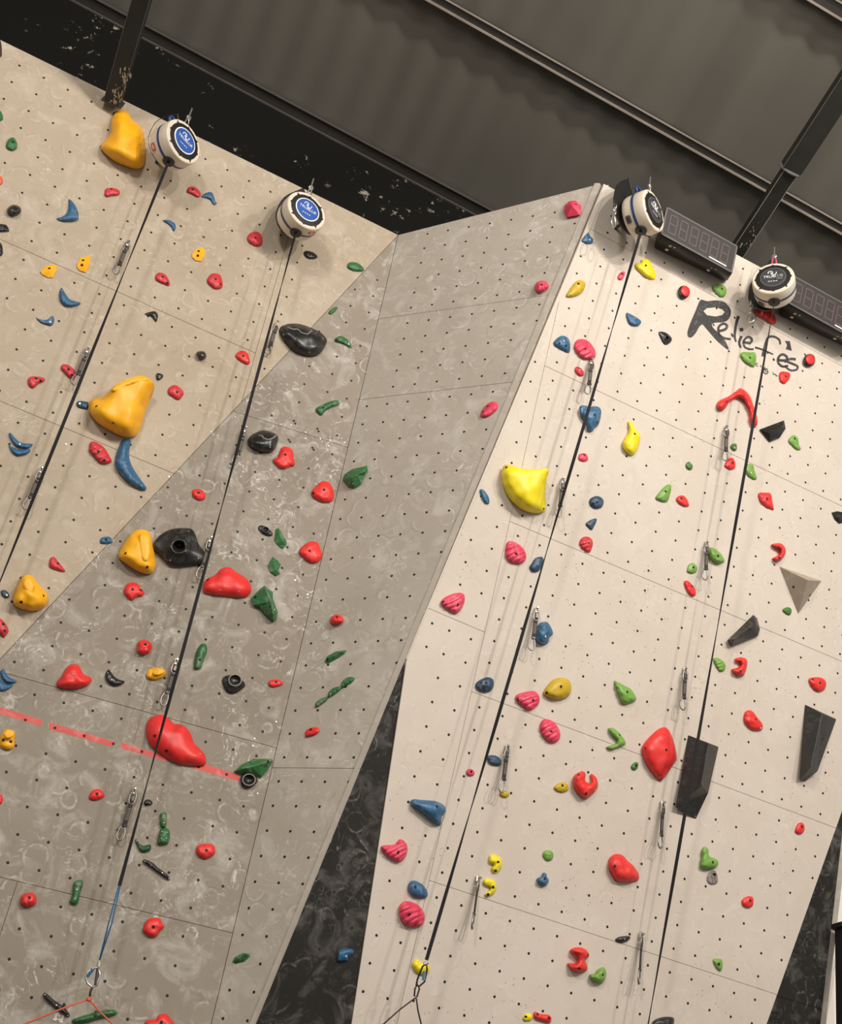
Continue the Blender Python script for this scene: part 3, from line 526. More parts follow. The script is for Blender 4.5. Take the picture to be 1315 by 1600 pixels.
def strip(name, k, a, b, w0, w1, mat, h=.006, wb=None):   # thin edge strip; w0/w1 = pixel x offsets of its two sides
    V = [P(k, a[0] + w0, a[1], 0), P(k, a[0] + w1, a[1], 0), P(k, b[0] + (w1 if wb is None else wb), b[1], 0), P(k, b[0] + w0, b[1], 0)]
    n = PL[k][0]; V += [q + n * h for q in V]
    mb = MB(); mb.box8(V); return tag(mb.build(name, mat), kind='structure')
tag(strip('trim_1', 'P4', (943, 290), Bb, 0, 7, M['cream'], wb=1.5), label='rounded cream edge strip along the arete')
tag(strip('trim_2', 'P3', Aa, Bb, -9, -1, M['edge']), label='grey edge strip along the arete')
tag(strip('trim_3', 'P3', Bb, (256, 1950), -9, -1, M['edge']), label='chalky pale edge strip beside the black facet')
tag(strip('trim_4', 'P6', (1334, 1216), (1250, 1950), -9, -1, M['edge'], .003), label='chalky pale edge of the right black facet')

# little screws that fix the panels
mb = MB()
for k, pts in (('P2', zc(320, 380, 3.868, [(308, 740), (395, 760), (520, 1100), (608, 1143), (697, 1183), (755, 1190), (843, 1205), (748, 1225), (78, 1163), (183, 1050), (460, 1095), (40, 1140), (607, 1180)]) + zc(320, 780, 3.868, [(545, 490), (620, 575), (430, 1345), (300, 1447), (290, 1490), (520, 1197), (777, 130)]) + zc(320, 1180, 3.809, [(418, 50), (405, 98), (313, 228)])),
               ('P3', zc(320, 380, 3.868, [(995, 593), (918, 900)])), ('P1', zc(0, 380, 3.868, [(1020, 1412), (398, 1215)]))):
    n = PL[k][0]; u, v = basis(n)
    for q in pts:
        c = P(k, *q); V = [c + (u * math.cos(a) + v * math.sin(a)) * .005 for a in [i * math.pi / 3 for i in range(6)]]
        mb.add(V + [p_ + n * .003 for p_ in V], [tuple(range(6, 12))] + [(i, (i + 1) % 6, 6 + (i + 1) % 6, 6 + i) for i in range(6)])
sc_ = mb.build('screw_heads', M['steel'], bpy.data.objects['wall_left_lower']); tag(sc_, kind='stuff')

# ---------------------------------------------------------------- building shell: back wall, roof, purlins, beams, floor
pdir = Vector((.94889892, .29732206, -.10578482)).normalized(); rdir = Vector((-.25620064, .90792219, -.33172057)).normalized()
nb = Vector((.299, -.954, 0)).normalized(); C3 = P('P3', *Cc); BW = (nb, nb.dot(C3 - CAM) - .45)
e1 = hit(BW, 320, 111); nr = pdir.cross(rdir).normalized(); nr = -nr if nr.z > 0 else nr
RF = (nr, nr.dot(e1 - CAM))
hx = Vector((nb.y, -nb.x, 0)).normalized(); hx = hx if hx.x > 0 else -hx
def back_chip_mat():
    m, nt, b = new_mat('black_wall_with_chips'); g = nd(nt, 'ShaderNodeNewGeometry')
    n1_ = nd(nt, 'ShaderNodeTexNoise', Scale=11.0, Detail=7.0, Roughness=.72); n2_ = nd(nt, 'ShaderNodeTexNoise', Scale=1.5, Detail=2.0)
    for q in (n1_, n2_): nt.links.new(g.outputs['Position'], q.inputs['Vector'])
    f = math_n(nt, 'MULTIPLY', ramp(nt, n1_.outputs[0], .60, .63), ramp(nt, n2_.outputs[0], .49, .53))
    c = mixc(nt, f, lin((21, 20, 18)), lin((150, 140, 124)))
    nt.links.new(c, b.inputs['Base Color']); b.inputs['Roughness'].default_value = .85; b.inputs['Specular IOR Level'].default_value = .08; return m
M['chips'] = back_chip_mat()
q0 = hit(BW, 320, 111); a, b = q0 - hx * 7, q0 + hx * 12
mb = MB(); zt = 11.2
mb.box8([Vector((a.x, a.y, 0)), Vector((b.x, b.y, 0)), Vector((b.x, b.y, zt)), Vector((a.x, a.y, zt))] + [Vector((q.x, q.y, z_)) - nb * .2 for q, z_ in ((a, 0), (b, 0), (b, zt), (a, zt))])
tag(mb.build('wall_back', M['chips']), kind='structure', label='black painted back wall with paint chips above the climbing wall')
# corrugated roof sheet
mb = MB(); V = []; f = []; per = .30; NP = 70; prof = [(i / 8, .011 * (1 - math.cos(2 * math.pi * i / 8))) for i in range(8)]
s0 = -8.0; row = []
for i in range(NP):
    for t_, z_ in prof: row.append((s0 + (i + t_) * per, z_))
rows_ = [.2, -3, -6, -9, -13]
for rr in rows_:
    for s_, z_ in row: V.append(e1 + pdir * s_ + rdir * rr - nr * (z_ + .075))
L_ = len(row)
for i in range(len(rows_) - 1):
    for j in range(L_ - 1): f.append((i * L_ + j, i * L_ + j + 1, (i + 1) * L_ + j + 1, (i + 1) * L_ + j))
ro = mesh_obj('ceiling', V, f, M['roof'], smooth=True); tag(ro, kind='structure', label='dark corrugated sloping roof sheet')
# purlins: channel with two lips painted pale as if catching light; px0 = a pixel on its lower edge line
def purlin(px, label, wd, lipw=.008, ext=(-7, 12)):
    c = hit(RF, *px); mb = MB(); ln = (ext[1] - ext[0]) / 2; mid = c + pdir * ((ext[0] + ext[1]) / 2)
    mb.box(mid - rdir * (wd / 2) + (-nr) * .036, pdir * ln, rdir * (wd / 2), nr * .036)
    o = mb.build('purlin', M['purlin']); tag(o, label, 'roof beam', 'purlins under the roof')
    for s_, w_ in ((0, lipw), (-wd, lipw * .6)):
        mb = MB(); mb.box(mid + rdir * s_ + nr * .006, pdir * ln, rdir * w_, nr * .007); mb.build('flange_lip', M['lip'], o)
    return o
eave = purlin((320, 111), 'dark roof purlin along the top of the black back wall', .11)
for c_ in eave.children: c_.data.materials[0] = M['purlin'] if False else plain('dull_lip', (92, 86, 78), .6, var=.2, scale=7)  # dimmer painted edge light on the eave lips
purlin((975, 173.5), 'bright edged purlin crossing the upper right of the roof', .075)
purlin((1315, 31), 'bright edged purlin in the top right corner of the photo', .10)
def beam(name, c0, c1, up, wdt, hgt, mat):
    d_ = (c1 - c0); t_ = d_.normalized(); s_ = t_.cross(up).normalized(); u_ = s_.cross(t_)
    mb = MB(); mb.box((c0 + c1) / 2, d_ / 2, s_ * wdt / 2, u_ * hgt / 2); return mb
# left beam ends in front of the tan wall; right beam disappears behind the right wall's top
T = P('P1', 177, 158, .06)
bo = beam('roof_brace', T, T - rdir * 7, nr, .115, .10, None).build('roof_brace', M['beam']); tag(bo, 'dark chipped steel beam ending on the tan wall at top left', 'beam')
mb = MB(); mb.box(T + rdir * .004, rdir * .005, rdir.cross(nr).normalized() * .075, nr * .055); mb.build('end_plate', M['purlin'], bo)
def chips(pts, parent, pl_):
    mb = MB(); n, d = pl_; u, v = basis(n)
    for x, y, s_ in pts:
        c = hit(pl_, x, y); k = random.randint(7, 10); sk = random.uniform(-.8, .8); V = [c + (u * math.cos(a) * .6 + v * (math.sin(a) * 1.6 + sk * math.cos(a))) * s_ * random.uniform(.25, 1.3) for a in [i * 2 * math.pi / k for i in range(k)]]
        mb.add([p_ + n * .0015 for p_ in V] + [p_ - n * .001 for p_ in V], [tuple(range(k))] + [(i, (i + 1) % k, k + (i + 1) % k, k + i) for i in range(k)])
    return tag(mb.build('paint_chips', plain('bare_pale_paint', (182, 160, 138), .7, var=.2, scale=40), parent), kind='stuff')
bn = nr if nr.dot(CAM - T) > 0 else -nr
fp = T + bn * .05; BPL = (bn, bn.dot(fp - CAM))
chips([(170 + random.uniform(0, 4) - (y - 120) * .27 * 0 + (160 - y) * .3 + random.uniform(-1, 22), y, random.choice([.004, .006, .01, .017])) for y in [random.uniform(108, 162) for _ in range(44)]], bo, BPL)
es = rdir.cross(nr).normalized()
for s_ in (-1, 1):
    mb = MB(); mb.box(T - rdir * 3.5 + es * s_ * .0575 + nr * .05, rdir * 3.5, es * .002, nr * .002); mb.build('pale_edge', M['frame'], bo)  # thin paler strips along the beam edges
Q = P('P4', 1146, 400, -.22); Qr = Q - rdir * 1.02 
bo2 = beam('roof_brace', Q + rdir * .6, Q - rdir * .95, nr, .11, .10, None).build('roof_brace', M['beam']); tag(bo2, 'right roof brace of dark steel coming down behind the left display', 'beam')
mbx = beam('x', Q - rdir * .8, Q - rdir * 8, nr, .15, .13, None); up_ = mbx.build('upper_section', M['beam'], bo2)
sd = rdir.cross(nr).normalized(); CC = Q - rdir * .8
mb = MB(); mb.lathe(CC, -rdir, [(.088, 0), (.1, .004), (.1, .012), (.088, .018)], 20); mb.build('collar_ring', M['frame'], bo2)
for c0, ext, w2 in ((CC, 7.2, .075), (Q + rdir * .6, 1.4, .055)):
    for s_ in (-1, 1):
        mb = MB(); cc = c0 - rdir * ext / 2 + sd * s_ * w2 + nr * .05; mb.box(cc, rdir * ext / 2, sd * .002, nr * .002); mb.build('pale_edge', M['lip'], bo2)  # thin pale strips along both brace sections
fp = Q + nr * .051; chips([(1160 + (392 - y) * .66 + random.uniform(-10, 8), y, random.choice([.004, .007, .012])) for y in [random.uniform(345, 392) for _ in range(16)]], bo2, (nr, nr.dot(fp - CAM)))
# floor and the white side wall seen at the lower right edge with its black post
mb = MB(); mb.box(Vector((0, 2, -.05)), Vector((12, 0, 0)), Vector((0, 9, 0)), Vector((0, 0, .05))); tag(mb.build('floor', M['floor']), kind='structure')
WW = (nb, BW[1] + .16); uw = hx; c_ = hit(WW, 1300, 1500)
mb = MB(); a, b = c_ - uw * .35, c_ + uw * 4
mb.box8([Vector((a.x, a.y, 0)), Vector((b.x, b.y, 0)), Vector((b.x, b.y, 6)), Vector((a.x, a.y, 6))] + [Vector((q.x, q.y, z_)) - WW[0] * .1 for q, z_ in ((a, 0), (b, 0), (b, 6), (a, 6))])
tag(mb.build('wall_side', M['whitewall']), kind='structure', label='white side wall seen past the right black facet')
W2 = (WW[0], WW[1] + .3)
top = hit(W2, 1311, 1449); bot = hit(W2, 1303, 1600)
mb = MB(); dn = Vector((0, 0, -1)); ax = uw
mb.box(Vector((top.x, top.y, top.z / 2)) + uw * .05, ax * .05, WW[0] * .05, Vector((0, 0, top.z / 2)))
po = mb.build('post', M['blackp']); tag(po, 'black metal post at the lower right photo edge', 'post')
mb = MB(); mb.bevbox(Vector((top.x, top.y, top.z + .01)) + uw * .05, ax * .075, WW[0] * .075, Vector((0, 0, .02))); mb.build('post_cap', M['casing'], po)

# ---------------------------------------------------------------- holds
CR = {'a': (0, 0, 3.868), 'b': (320, 0, 3.868), 'c': (650, 0, 3.868), 'd': (975, 0, 3.868), 'e': (0, 380, 3.868), 'f': (320, 380, 3.868), 'g': (650, 380, 3.868), 'h': (975, 380, 3.868),
      'i': (0, 780, 3.868), 'j': (320, 780, 3.868), 'k': (650, 780, 3.868), 'l': (975, 780, 3.868), 'm': (0, 1180, 3.809), 'n': (320, 1180, 3.809), 'o': (650, 1180, 3.809), 'p': (975, 1180, 3.809), 'X': (0, 0, 1)}
def pt(cr, s): 
    v = [float(q) for q in s.split(',')]; ox, oy, sc = CR[cr]; return (ox + v[0] / sc, oy + v[1] / sc, v[2] if len(v) > 2 else 0.0)
def resample(pts, n, sharp=False):
    m_ = len(pts); out = []
    if sharp:
        for i in range(m_):
            a, b = pts[i], pts[(i + 1) % m_]; k = 3
            for j in range(k): t = j / k; out.append(tuple(a[c] + (b[c] - a[c]) * t for c in range(3)))
        return out
    den = []
    for i in range(m_):
        p0, p1_, p2_, p3_ = (pts[(i + j) % m_] for j in (-1, 0, 1, 2))
        for j in range(6):
            t = j / 6; den.append(tuple(.5 * (2 * p1_[c] + (p2_[c] - p0[c]) * t + (2 * p0[c] - 5 * p1_[c] + 4 * p2_[c] - p3_[c]) * t * t + (3 * p1_[c] - p0[c] - 3 * p2_[c] + p3_[c]) * t ** 3) for c in range(3)))
    L = [0]
    for i in range(len(den)): a, b = den[i], den[(i + 1) % len(den)]; L.append(L[-1] + math.hypot(b[0] - a[0], b[1] - a[1]))
    k = 0
    for i in range(n):
        s = L[-1] * i / n
        while L[k + 1] < s: k += 1
        a, b = den[k], den[(k + 1) % len(den)]; t = (s - L[k]) / max(1e-9, L[k + 1] - L[k]); out.append(tuple(a[c] + (b[c] - a[c]) * t for c in range(3)))
    return out
def near_seg(p_, line):
    if len(line) == 1: return line[0]
    best = None
    for a, b in zip(line, line[1:]):
        dx, dy = b[0] - a[0], b[1] - a[1]; t = max(0, min(1, ((p_[0] - a[0]) * dx + (p_[1] - a[1]) * dy) / max(1e-9, dx * dx + dy * dy)))
        q = (a[0] + dx * t, a[1] + dy * t); d_ = math.hypot(q[0] - p_[0], q[1] - p_[1])
        if best is None or d_ < best[0]: best = (d_, q)
    return best[1]
def hold_mesh(k, outline, ridge, H, mode='dome', h0=0.0, facet=False, sharp=False, ribs=0, power=None, crater=None, seed=0):
    area = abs(sum(outline[i][0] * outline[(i + 1) % len(outline)][1] - outline[(i + 1) % len(outline)][0] * outline[i][1] for i in range(len(outline)))) / 2
    n = max(22, min(56, int(math.sqrt(area) * 1.1))); 
    if ribs: n = 48
    ol = outline if facet and not sharp else resample(outline, n, sharp)
    if facet and not sharp: ol = [(x, y, z_) for x, y, z_ in outline]
    cx = sum(p_[0] for p_ in outline) / len(outline); cy = sum(p_[1] for p_ in outline) / len(outline)
    if not ridge: ridge = [(cx, cy - math.sqrt(area) * .06)]
    if crater: ridge = [crater[:2]]
    raised = any(p_[2] > 0 for p_ in ol); HT = max([H] + [p_[2] for p_ in ol])
    if crater: T_ = [(0, 0), (0, .30), (.10, .42), (.3, .55), (.55, .66), (.8, .80), (.92, .97), (1, 1), (1.12, .93), (1.25, .6), (1.4, .3), (1.9, .2)]
    elif facet: T_ = [(0, 0), (.03, .28), (.96, 1), (1, 1)] if not sharp else [(0, 0), (.03, .3), (1, 1)]
    else:
        ts = [0, 0, .05, .12, .22, .35, .5, .66, .83, 1] if not ribs else [0, 0, .05, .1, .16, .23, .3, .38, .46, .55, .64, .73, .82, .91, 1]
        pw = power or .5
        T_ = [(0, 0)] + [(t, (1 - (1 - t) ** 2) ** pw * .86 + .14 * min(1, t * 20 + .6)) for t in ts[1:]]
    V = []; px = []
    rnd = random.Random(seed); off = Vector((rnd.uniform(0, 99), rnd.uniform(0, 99), 0)); sz = math.sqrt(area); ang = rnd.uniform(-.5, .5) - .6
    first = True
    for (t, hp) in T_:
        for p_ in ol:
            q = near_seg(p_, ridge); tt = t
            x = p_[0] + (q[0] - p_[0]) * tt; y = p_[1] + (q[1] - p_[1]) * tt; h = h0 + H * hp
            if crater:
                dx, dy = p_[0] - crater[0], p_[1] - crater[1]; dl = math.hypot(dx, dy); qx, qy = crater[0] + dx / dl * crater[2], crater[1] + dy / dl * crater[2] * .92; s_ = min(1, t); x = p_[0] + (qx - p_[0]) * s_; y = p_[1] + (qy - p_[1]) * s_
                if t > 1: x = crater[0] + (x - crater[0]) * (2 - t); y = crater[1] + (y - crater[1]) * (2 - t)
            if raised:
                if first: x = p_[0] + (q[0] - p_[0]) * .30 * (1 if p_[2] > 0 else 0); y = p_[1] + (q[1] - p_[1]) * .30 * (1 if p_[2] > 0 else 0); h = h0
                else: h = p_[2] + (HT - p_[2]) * hp
            if not facet and t > 0:
                h += H * .10 * noise.noise(Vector((x, y, 0)) * (2.2 / sz) * 2 + off) * min(1, 3 * t)
            if ribs and .03 < t:
                s_ = (x - cx) * math.cos(ang) * .3 + (y - cy) * 1.0 + .25 * (x - cx) * math.sin((y - cy) / sz * 3)
                g_ = math.cos(s_ / sz * 2 * math.pi * ribs * .9); h -= H * .30 * max(0, g_ - .35) * min(1, t * 6)
            V.append(P(k, x, y, max(h, h0 - .002 if not first else h))); px.append((x, y, h))
        first = False
    m_ = len(ol); f = []
    for r in range(len(T_) - 1):
        for i in range(m_): j = (i + 1) % m_; f.append((r * m_ + i, r * m_ + j, (r + 1) * m_ + j, (r + 1) * m_ + i))
    if crater: f.append(tuple(range((len(T_) - 1) * m_, len(T_) * m_)))
    f.append(tuple(range(m_ - 1, -1, -1)))
    return V, f, area
def soft_hold(k, outline, H, h0=0.0, ribs=0, flat=False, seed=0, peak=None):
    """rounded body: height grows with the distance from the outline, smoothed, over a triangulated outline"""
    area = abs(sum(outline[i][0] * outline[(i + 1) % len(outline)][1] - outline[(i + 1) % len(outline)][0] * outline[i][1] for i in range(len(outline)))) / 2
    sz = math.sqrt(area); n = max(24, min(64, int(sz * 1.2))); ol = resample(outline, n); step = sz / (20 if ribs else 13)
    segs = [(ol[i], ol[(i + 1) % n]) for i in range(n)]
    def edge(x, y):
        bd, bh = 1e9, 0
        for a, c in segs:
            dx, dy = c[0] - a[0], c[1] - a[1]; t = max(0, min(1, ((x - a[0]) * dx + (y - a[1]) * dy) / max(1e-9, dx * dx + dy * dy)))
            d_ = math.hypot(a[0] + dx * t - x, a[1] + dy * t - y)
            if d_ < bd: bd, bh = d_, a[2] + (c[2] - a[2]) * t
        return bd, bh
    def inside(x, y):
        r = False
        for a, c in segs:
            if (a[1] > y) != (c[1] > y) and x < (c[0] - a[0]) * (y - a[1]) / (c[1] - a[1]) + a[0]: r = not r
        return r
    x0, x1 = min(q[0] for q in ol), max(q[0] for q in ol); y0, y1 = min(q[1] for q in ol), max(q[1] for q in ol)
    pts = [Vector((q[0], q[1])) for q in ol]; y = y0 + step / 2; r = 0
    while y < y1:
        x = x0 + (step / 2 if r % 2 else 0)
        while x < x1:
            if inside(x, y) and edge(x, y)[0] > step * .4: pts.append(Vector((x, y)))
            x += step
        y += step * .87; r += 1
    cv, ce, cf, ov, _, _ = delaunay_2d_cdt(pts, [(i, (i + 1) % n) for i in range(n)], [], 1, 1e-7)
    bmap = {}
    for i, o_ in enumerate(ov):
        for q in o_:
            if q < n: bmap[q] = i
    isb = set(bmap.values()); dd = [edge(q[0], q[1]) for q in cv]; Rm = max(d_ for d_, _ in dd) * (.55 if flat else .92) or 1
    HT = max([H] + [q[2] for q in ol]); hb = .16 if not flat else .6; hs = []
    for i, q in enumerate(cv):
        d_, eh = dd[i]; x = min(1, d_ / Rm); pr = math.sqrt(max(0, 1 - (1 - x) ** 2)); base = max(eh, HT * hb)
        v = base + (HT - base) * pr
        if peak: dp = math.hypot(q[0] - peak[0], q[1] - peak[1]) / sz; v *= .80 + .28 * math.exp(-dp * dp * 5) * (x ** .5)
        hs.append(v)
    nb_ = [set() for _ in cv]
    for f_ in cf:
        for i in range(len(f_)): nb_[f_[i]].add(f_[i - 1]); nb_[f_[i - 1]].add(f_[i])
    for _ in range(4): hs = [v if (i in isb or not nb_[i]) else .45 * v + .55 * sum(hs[j] for j in nb_[i]) / len(nb_[i]) for i, v in enumerate(hs)]
    rnd = random.Random(seed); off = Vector((rnd.uniform(0, 99), rnd.uniform(0, 99), 0)); ang = rnd.uniform(-.4, .4) - .5
    cx, cy = sum(q[0] for q in ol) / n, sum(q[1] for q in ol) / n; V = []
    for i, q in enumerate(cv):
        v = hs[i]
        if i not in isb:
            v += HT * .13 * noise.noise(Vector((q[0], q[1], 0)) * (3.6 / sz) + off) * (0 if flat else 1)
            if ribs:
                s_ = (q[0] - cx) * .45 + (q[1] - cy) + .2 * (q[0] - cx) * math.sin((q[1] - cy) / sz * 3 + off.x); v -= HT * .26 * max(0, math.cos(s_ / sz * 2 * math.pi * ribs * .9) - .3)
        V.append(P(k, q[0], q[1], h0 + v))
    F_ = [tuple(f_) for f_ in cf]; base = len(V); ring = [bmap[i] for i in range(n) if i in bmap]
    src = [i for i in range(n) if i in bmap]
    for i in src:
        q = ol[i]; pull = .30 if q[2] > 0 else 0; V.append(P(k, q[0] + (cx - q[0]) * pull, q[1] + (cy - q[1]) * pull, h0))
    m_ = len(ring)
    F_ += [(ring[i], ring[(i + 1) % m_], base + (i + 1) % m_, base + i) for i in range(m_)] + [tuple(base + i for i in range(m_))]
    return V, F_, area
def on_surface(bvh, k, x, y):
    d_ = rayd(x, y).normalized(); h_ = bvh.ray_cast(CAM, d_)
    if h_[0] is None:
        q = P(k, x, y, .01); nn = bvh.find_nearest(q); return nn[0], PL[k][0]
    n_ = h_[1]; n_ = n_ if n_.dot(d_) < 0 else -n_; return h_[0], n_
UNIT = {}
def unit_disc(kind):
    if kind in UNIT: return UNIT[kind]
    mb = MB(); r, z_ = {'h': (.0095, .0012), 'b': (.0078, .006), 's': (.0045, .003)}[kind]
    Z = Vector((0, 0, 1))
    if kind == 'h': mb.lathe(Vector(), Z, [(r, -.004), (r, z_)], 10)
    else: mb.lathe(Vector(), Z, [(r, -.004), (r, z_ * .6), (r * .7, z_)], 8)
    me = bpy.data.meshes.new({'h': 'bolt_hole', 'b': 'bolt', 's': 'screw'}[kind]); me.from_pydata([tuple(v) for v in mb.v], [], mb.f)
    me.materials.append(M['nut'] if kind == 'h' else HM['bolt']); UNIT[kind] = me; return me
GROUP = {'P1': 'holds on the tan upper left wall', 'P2': 'holds on the grey lower left wall', 'P3': 'holds on the middle grey wall', 'P4': 'holds on the cream right wall', 'P5': None}
def fix(v, f):
    bm = bmesh.new(); vs = [bm.verts.new(q) for q in v]
    for q in f:
        try: bm.faces.new([vs[i] for i in q])
        except ValueError: pass
    bmesh.ops.remove_doubles(bm, verts=bm.verts, dist=3e-4); bmesh.ops.holes_fill(bm, edges=[e for e in bm.edges if len(e.link_faces) == 1], sides=0)
    bmesh.ops.triangulate(bm, faces=[q for q in bm.faces if len(q.verts) > 4]); bmesh.ops.recalc_face_normals(bm, faces=bm.faces); return bm
def bm_obj(name, bm, mat, loc, parent=None, facet=False):
    bmesh.ops.translate(bm, verts=bm.verts, vec=-loc); me = bpy.data.meshes.new(name); bm.to_mesh(me); bm.free(); me.materials.append(mat)
    for p_ in me.polygons: p_.use_smooth = not facet
    o = bpy.data.objects.new(name, me); COL.objects.link(o); ORG[o.name] = Vector(loc)
    if parent: o.parent = parent
    o.location = Vector(loc) - (ORG[parent.name] if parent else Vector())
    return o
def make_hold(line, idx):
    k, colr, label, cr, ol, holes, opts = line.split('|')
    op = dict(s.split('=', 1) for s in opts.split(';') if s)
    outline = [pt(cr, s) for s in ol.split()]; ridge = [pt(cr, s)[:2] for s in op['ridge'].split()] if 'ridge' in op else None
    area = abs(sum(outline[i][0] * outline[(i + 1) % len(outline)][1] - outline[(i + 1) % len(outline)][0] * outline[i][1] for i in range(len(outline)))) / 2
    H = float(op['H']) if 'H' in op else max(.018, min(.06, math.sqrt(area) * .0042 * .36))
    crater = None
    if 'crater' in op:
        cq = op['crater'].split(','); crater = pt(cr, ','.join(cq[:2]))[:2] + ((float(cq[2]) / 3.85) if len(cq) > 2 else math.sqrt(area) * .2,)
    facet = 'facet' in op
    if not facet and not crater: V, f, ar = soft_hold(k, outline, H, ribs=int(op.get('ribs', 0)), seed=idx, peak=ridge[0] if ridge and len(ridge) == 1 else None)
    else: V, f, ar = hold_mesh(k, outline, ridge, H, facet=facet, sharp='sharp' in op, ribs=int(op.get('ribs', 0)), power=.56 if 'prof' in op else None, crater=crater, seed=idx)
    loc = P(k, sum(q[0] for q in outline) / len(outline), sum(q[1] for q in outline) / len(outline))
    bm = fix(V, f); bvh = BVHTree.FromBMesh(bm); o = bm_obj('climbing_hold', bm, HM[colr], loc, facet=facet)
    tag(o, label, 'climbing hold', GROUP[k])
    for key in ('lobe', 'lobe2'):
        if key in op:
            s = op[key].split('@'); lo = [pt(cr, q) for q in s[0].split()]; hb = float(s[1]) if len(s) > 1 else 0
            V, f, _ = soft_hold(k, lo, H * .9 if hb == 0 else max(.014, hb * .26), h0=hb * .86, flat=hb > 0, seed=idx + 500)
            bm_obj('lobe', fix(V, f), HM[colr], loc + PL[k][0] * .001, parent=o)
    if 'chalk' in op:  # pale patch standing in for the wall seen through the hold's opening
        lo = [pt(cr, q) for q in op['chalk'].split()]; V, f, _ = hold_mesh(k, lo, None, .004, h0=H * .85, seed=3); bm_obj('see_through_patch', fix(V, f), M['white'], loc, parent=o)
    if 'lip_highlight' in op:  # pale tube laid along the lip as a painted highlight
        lp = [pt(cr, s)[:2] for s in op['lip_highlight'].split()]; pts = []
        for (xa, ya), (xb, yb) in zip(lp, lp[1:]):
            for i in range(4): pts.append(on_surface(bvh, k, xa + (xb - xa) * i / 4, ya + (yb - ya) * i / 4)[0])
        pts.append(on_surface(bvh, k, *lp[-1])[0]); mb = MB(); mb.tube(pts, .0045, 6); mb.build('lip', M['chalk_highlight'], o, smooth=True)
    if 'rim' in op:
        mb = MB(); c = crater[:2]; pts = []
        for i in range(16):
            a = i / 16 * 2 * math.pi; q = near_seg((c[0] + math.cos(a) * 900, c[1] + math.sin(a) * 900), [c])
            rr = crater[2]; pts.append(P(k, c[0] + math.cos(a) * rr, c[1] + math.sin(a) * rr * .9, H))
        mb.tube(pts, .0035, 6, closed=True); mb.build('rim', M['chalk_highlight'], o, smooth=True)
    for s in holes.split():
        kind = s[0]; x, y, _ = pt(cr, s[1:]); q, n_ = on_surface(bvh, k, x, y)
        if q is None: continue
        n_ = (n_ + PL[k][0]).normalized() if n_.dot(PL[k][0]) < .5 else n_
        me = unit_disc(kind); ob = bpy.data.objects.new(me.name, me); COL.objects.link(ob); ob.parent = o
        ob.matrix_basis = Matrix.Translation(q - loc) @ n_.to_track_quat('Z', 'Y').to_matrix().to_4x4()
    return o
for i, line in enumerate(HOLDS.strip().split('\n')):
    if not line.startswith('#'): make_hold(line, i)

# big faceted volumes given by their corners (crop, x, y, height)
def volume(name, k, mat, label, corners, faces, facecols=None, holes=()):
    V = [P(k, pt(c, '%f,%f' % (x, y))[0], pt(c, '%f,%f' % (x, y))[1], h) for c, x, y, h in corners]
    bm = fix(V, faces); bmesh.ops.bevel(bm, geom=list(bm.edges), offset=.003, segments=1, affect='EDGES'); bvh = BVHTree.FromBMesh(bm)
    loc = sum(V, Vector()) / len(V); loc = loc - PL[k][0] * (PL[k][0].dot(loc - CAM) - PL[k][1])
    o = bm_obj(name, bm, mat, loc, facet=True); tag(o, label, 'climbing volume', GROUP[k])
    for c, x, y, kind in holes:
        X, Y, _ = pt(c, '%f,%f' % (x, y)); q, n_ = on_surface(bvh, k, X, Y)
        me = unit_disc(kind); ob = bpy.data.objects.new(me.name, me); COL.objects.link(ob); ob.parent = o
        ob.matrix_basis = Matrix.Translation(q - loc) @ n_.to_track_quat('Z', 'Y').to_matrix().to_4x4()
    return o
volume('pyramid_volume', 'P4', M['volgrey'], 'grey plywood pyramid volume pointing down at the right', [('l', 935, 405, 0), ('l', 1192, 493, 0), ('l', 1050, 695, 0), ('l', 1110, 488, .16)],
       [(0, 1, 3), (1, 2, 3), (2, 0, 3), (0, 2, 1)], holes=[('l', 1022, 530, 'h'), ('l', 1120, 580, 'h')])
def wedge(label, TL, TR, BL, TP, BR, RT, RB, hh, holes):
    # base corners: TL, TR, BR (right lower), TP (bottom tip), BL; ridge from RT (top) to RB (bottom)
    return volume('wedge_volume', 'P4', M['volblack'], label, [('X', *TL, 0), ('X', *TR, 0), ('X', *BR, hh * .35), ('X', *TP, 0), ('X', *BL, hh * .25), ('X', *RT, hh * .85), ('X', *RB, hh)],
                  [(0, 5, 6, 4), (5, 1, 2, 6), (4, 6, 2, 3), (0, 1, 5), (0, 4, 3), (0, 3, 1), (1, 3, 2)], holes=holes)
wedge('long black wedge volume near the right photo edge', (1256.8, 1100.6), (1306.4, 1123.8), (1248, 1218), (1257, 1221.5), (1277, 1205), (1284, 1115), (1266.4, 1197.9), .15, [('l', 1200, 1450, 'h')])
wedge('long black wedge volume crossed by the fourth rope', (1074.5, 1148.4), (1122.5, 1167), (1054.3, 1261.4), (1086.6, 1280.3), (1106.3, 1239), (1107, 1161.5), (1095.8, 1226.7), .17, [('p', 357, 90, 'h'), ('p', 420, 365, 's')])

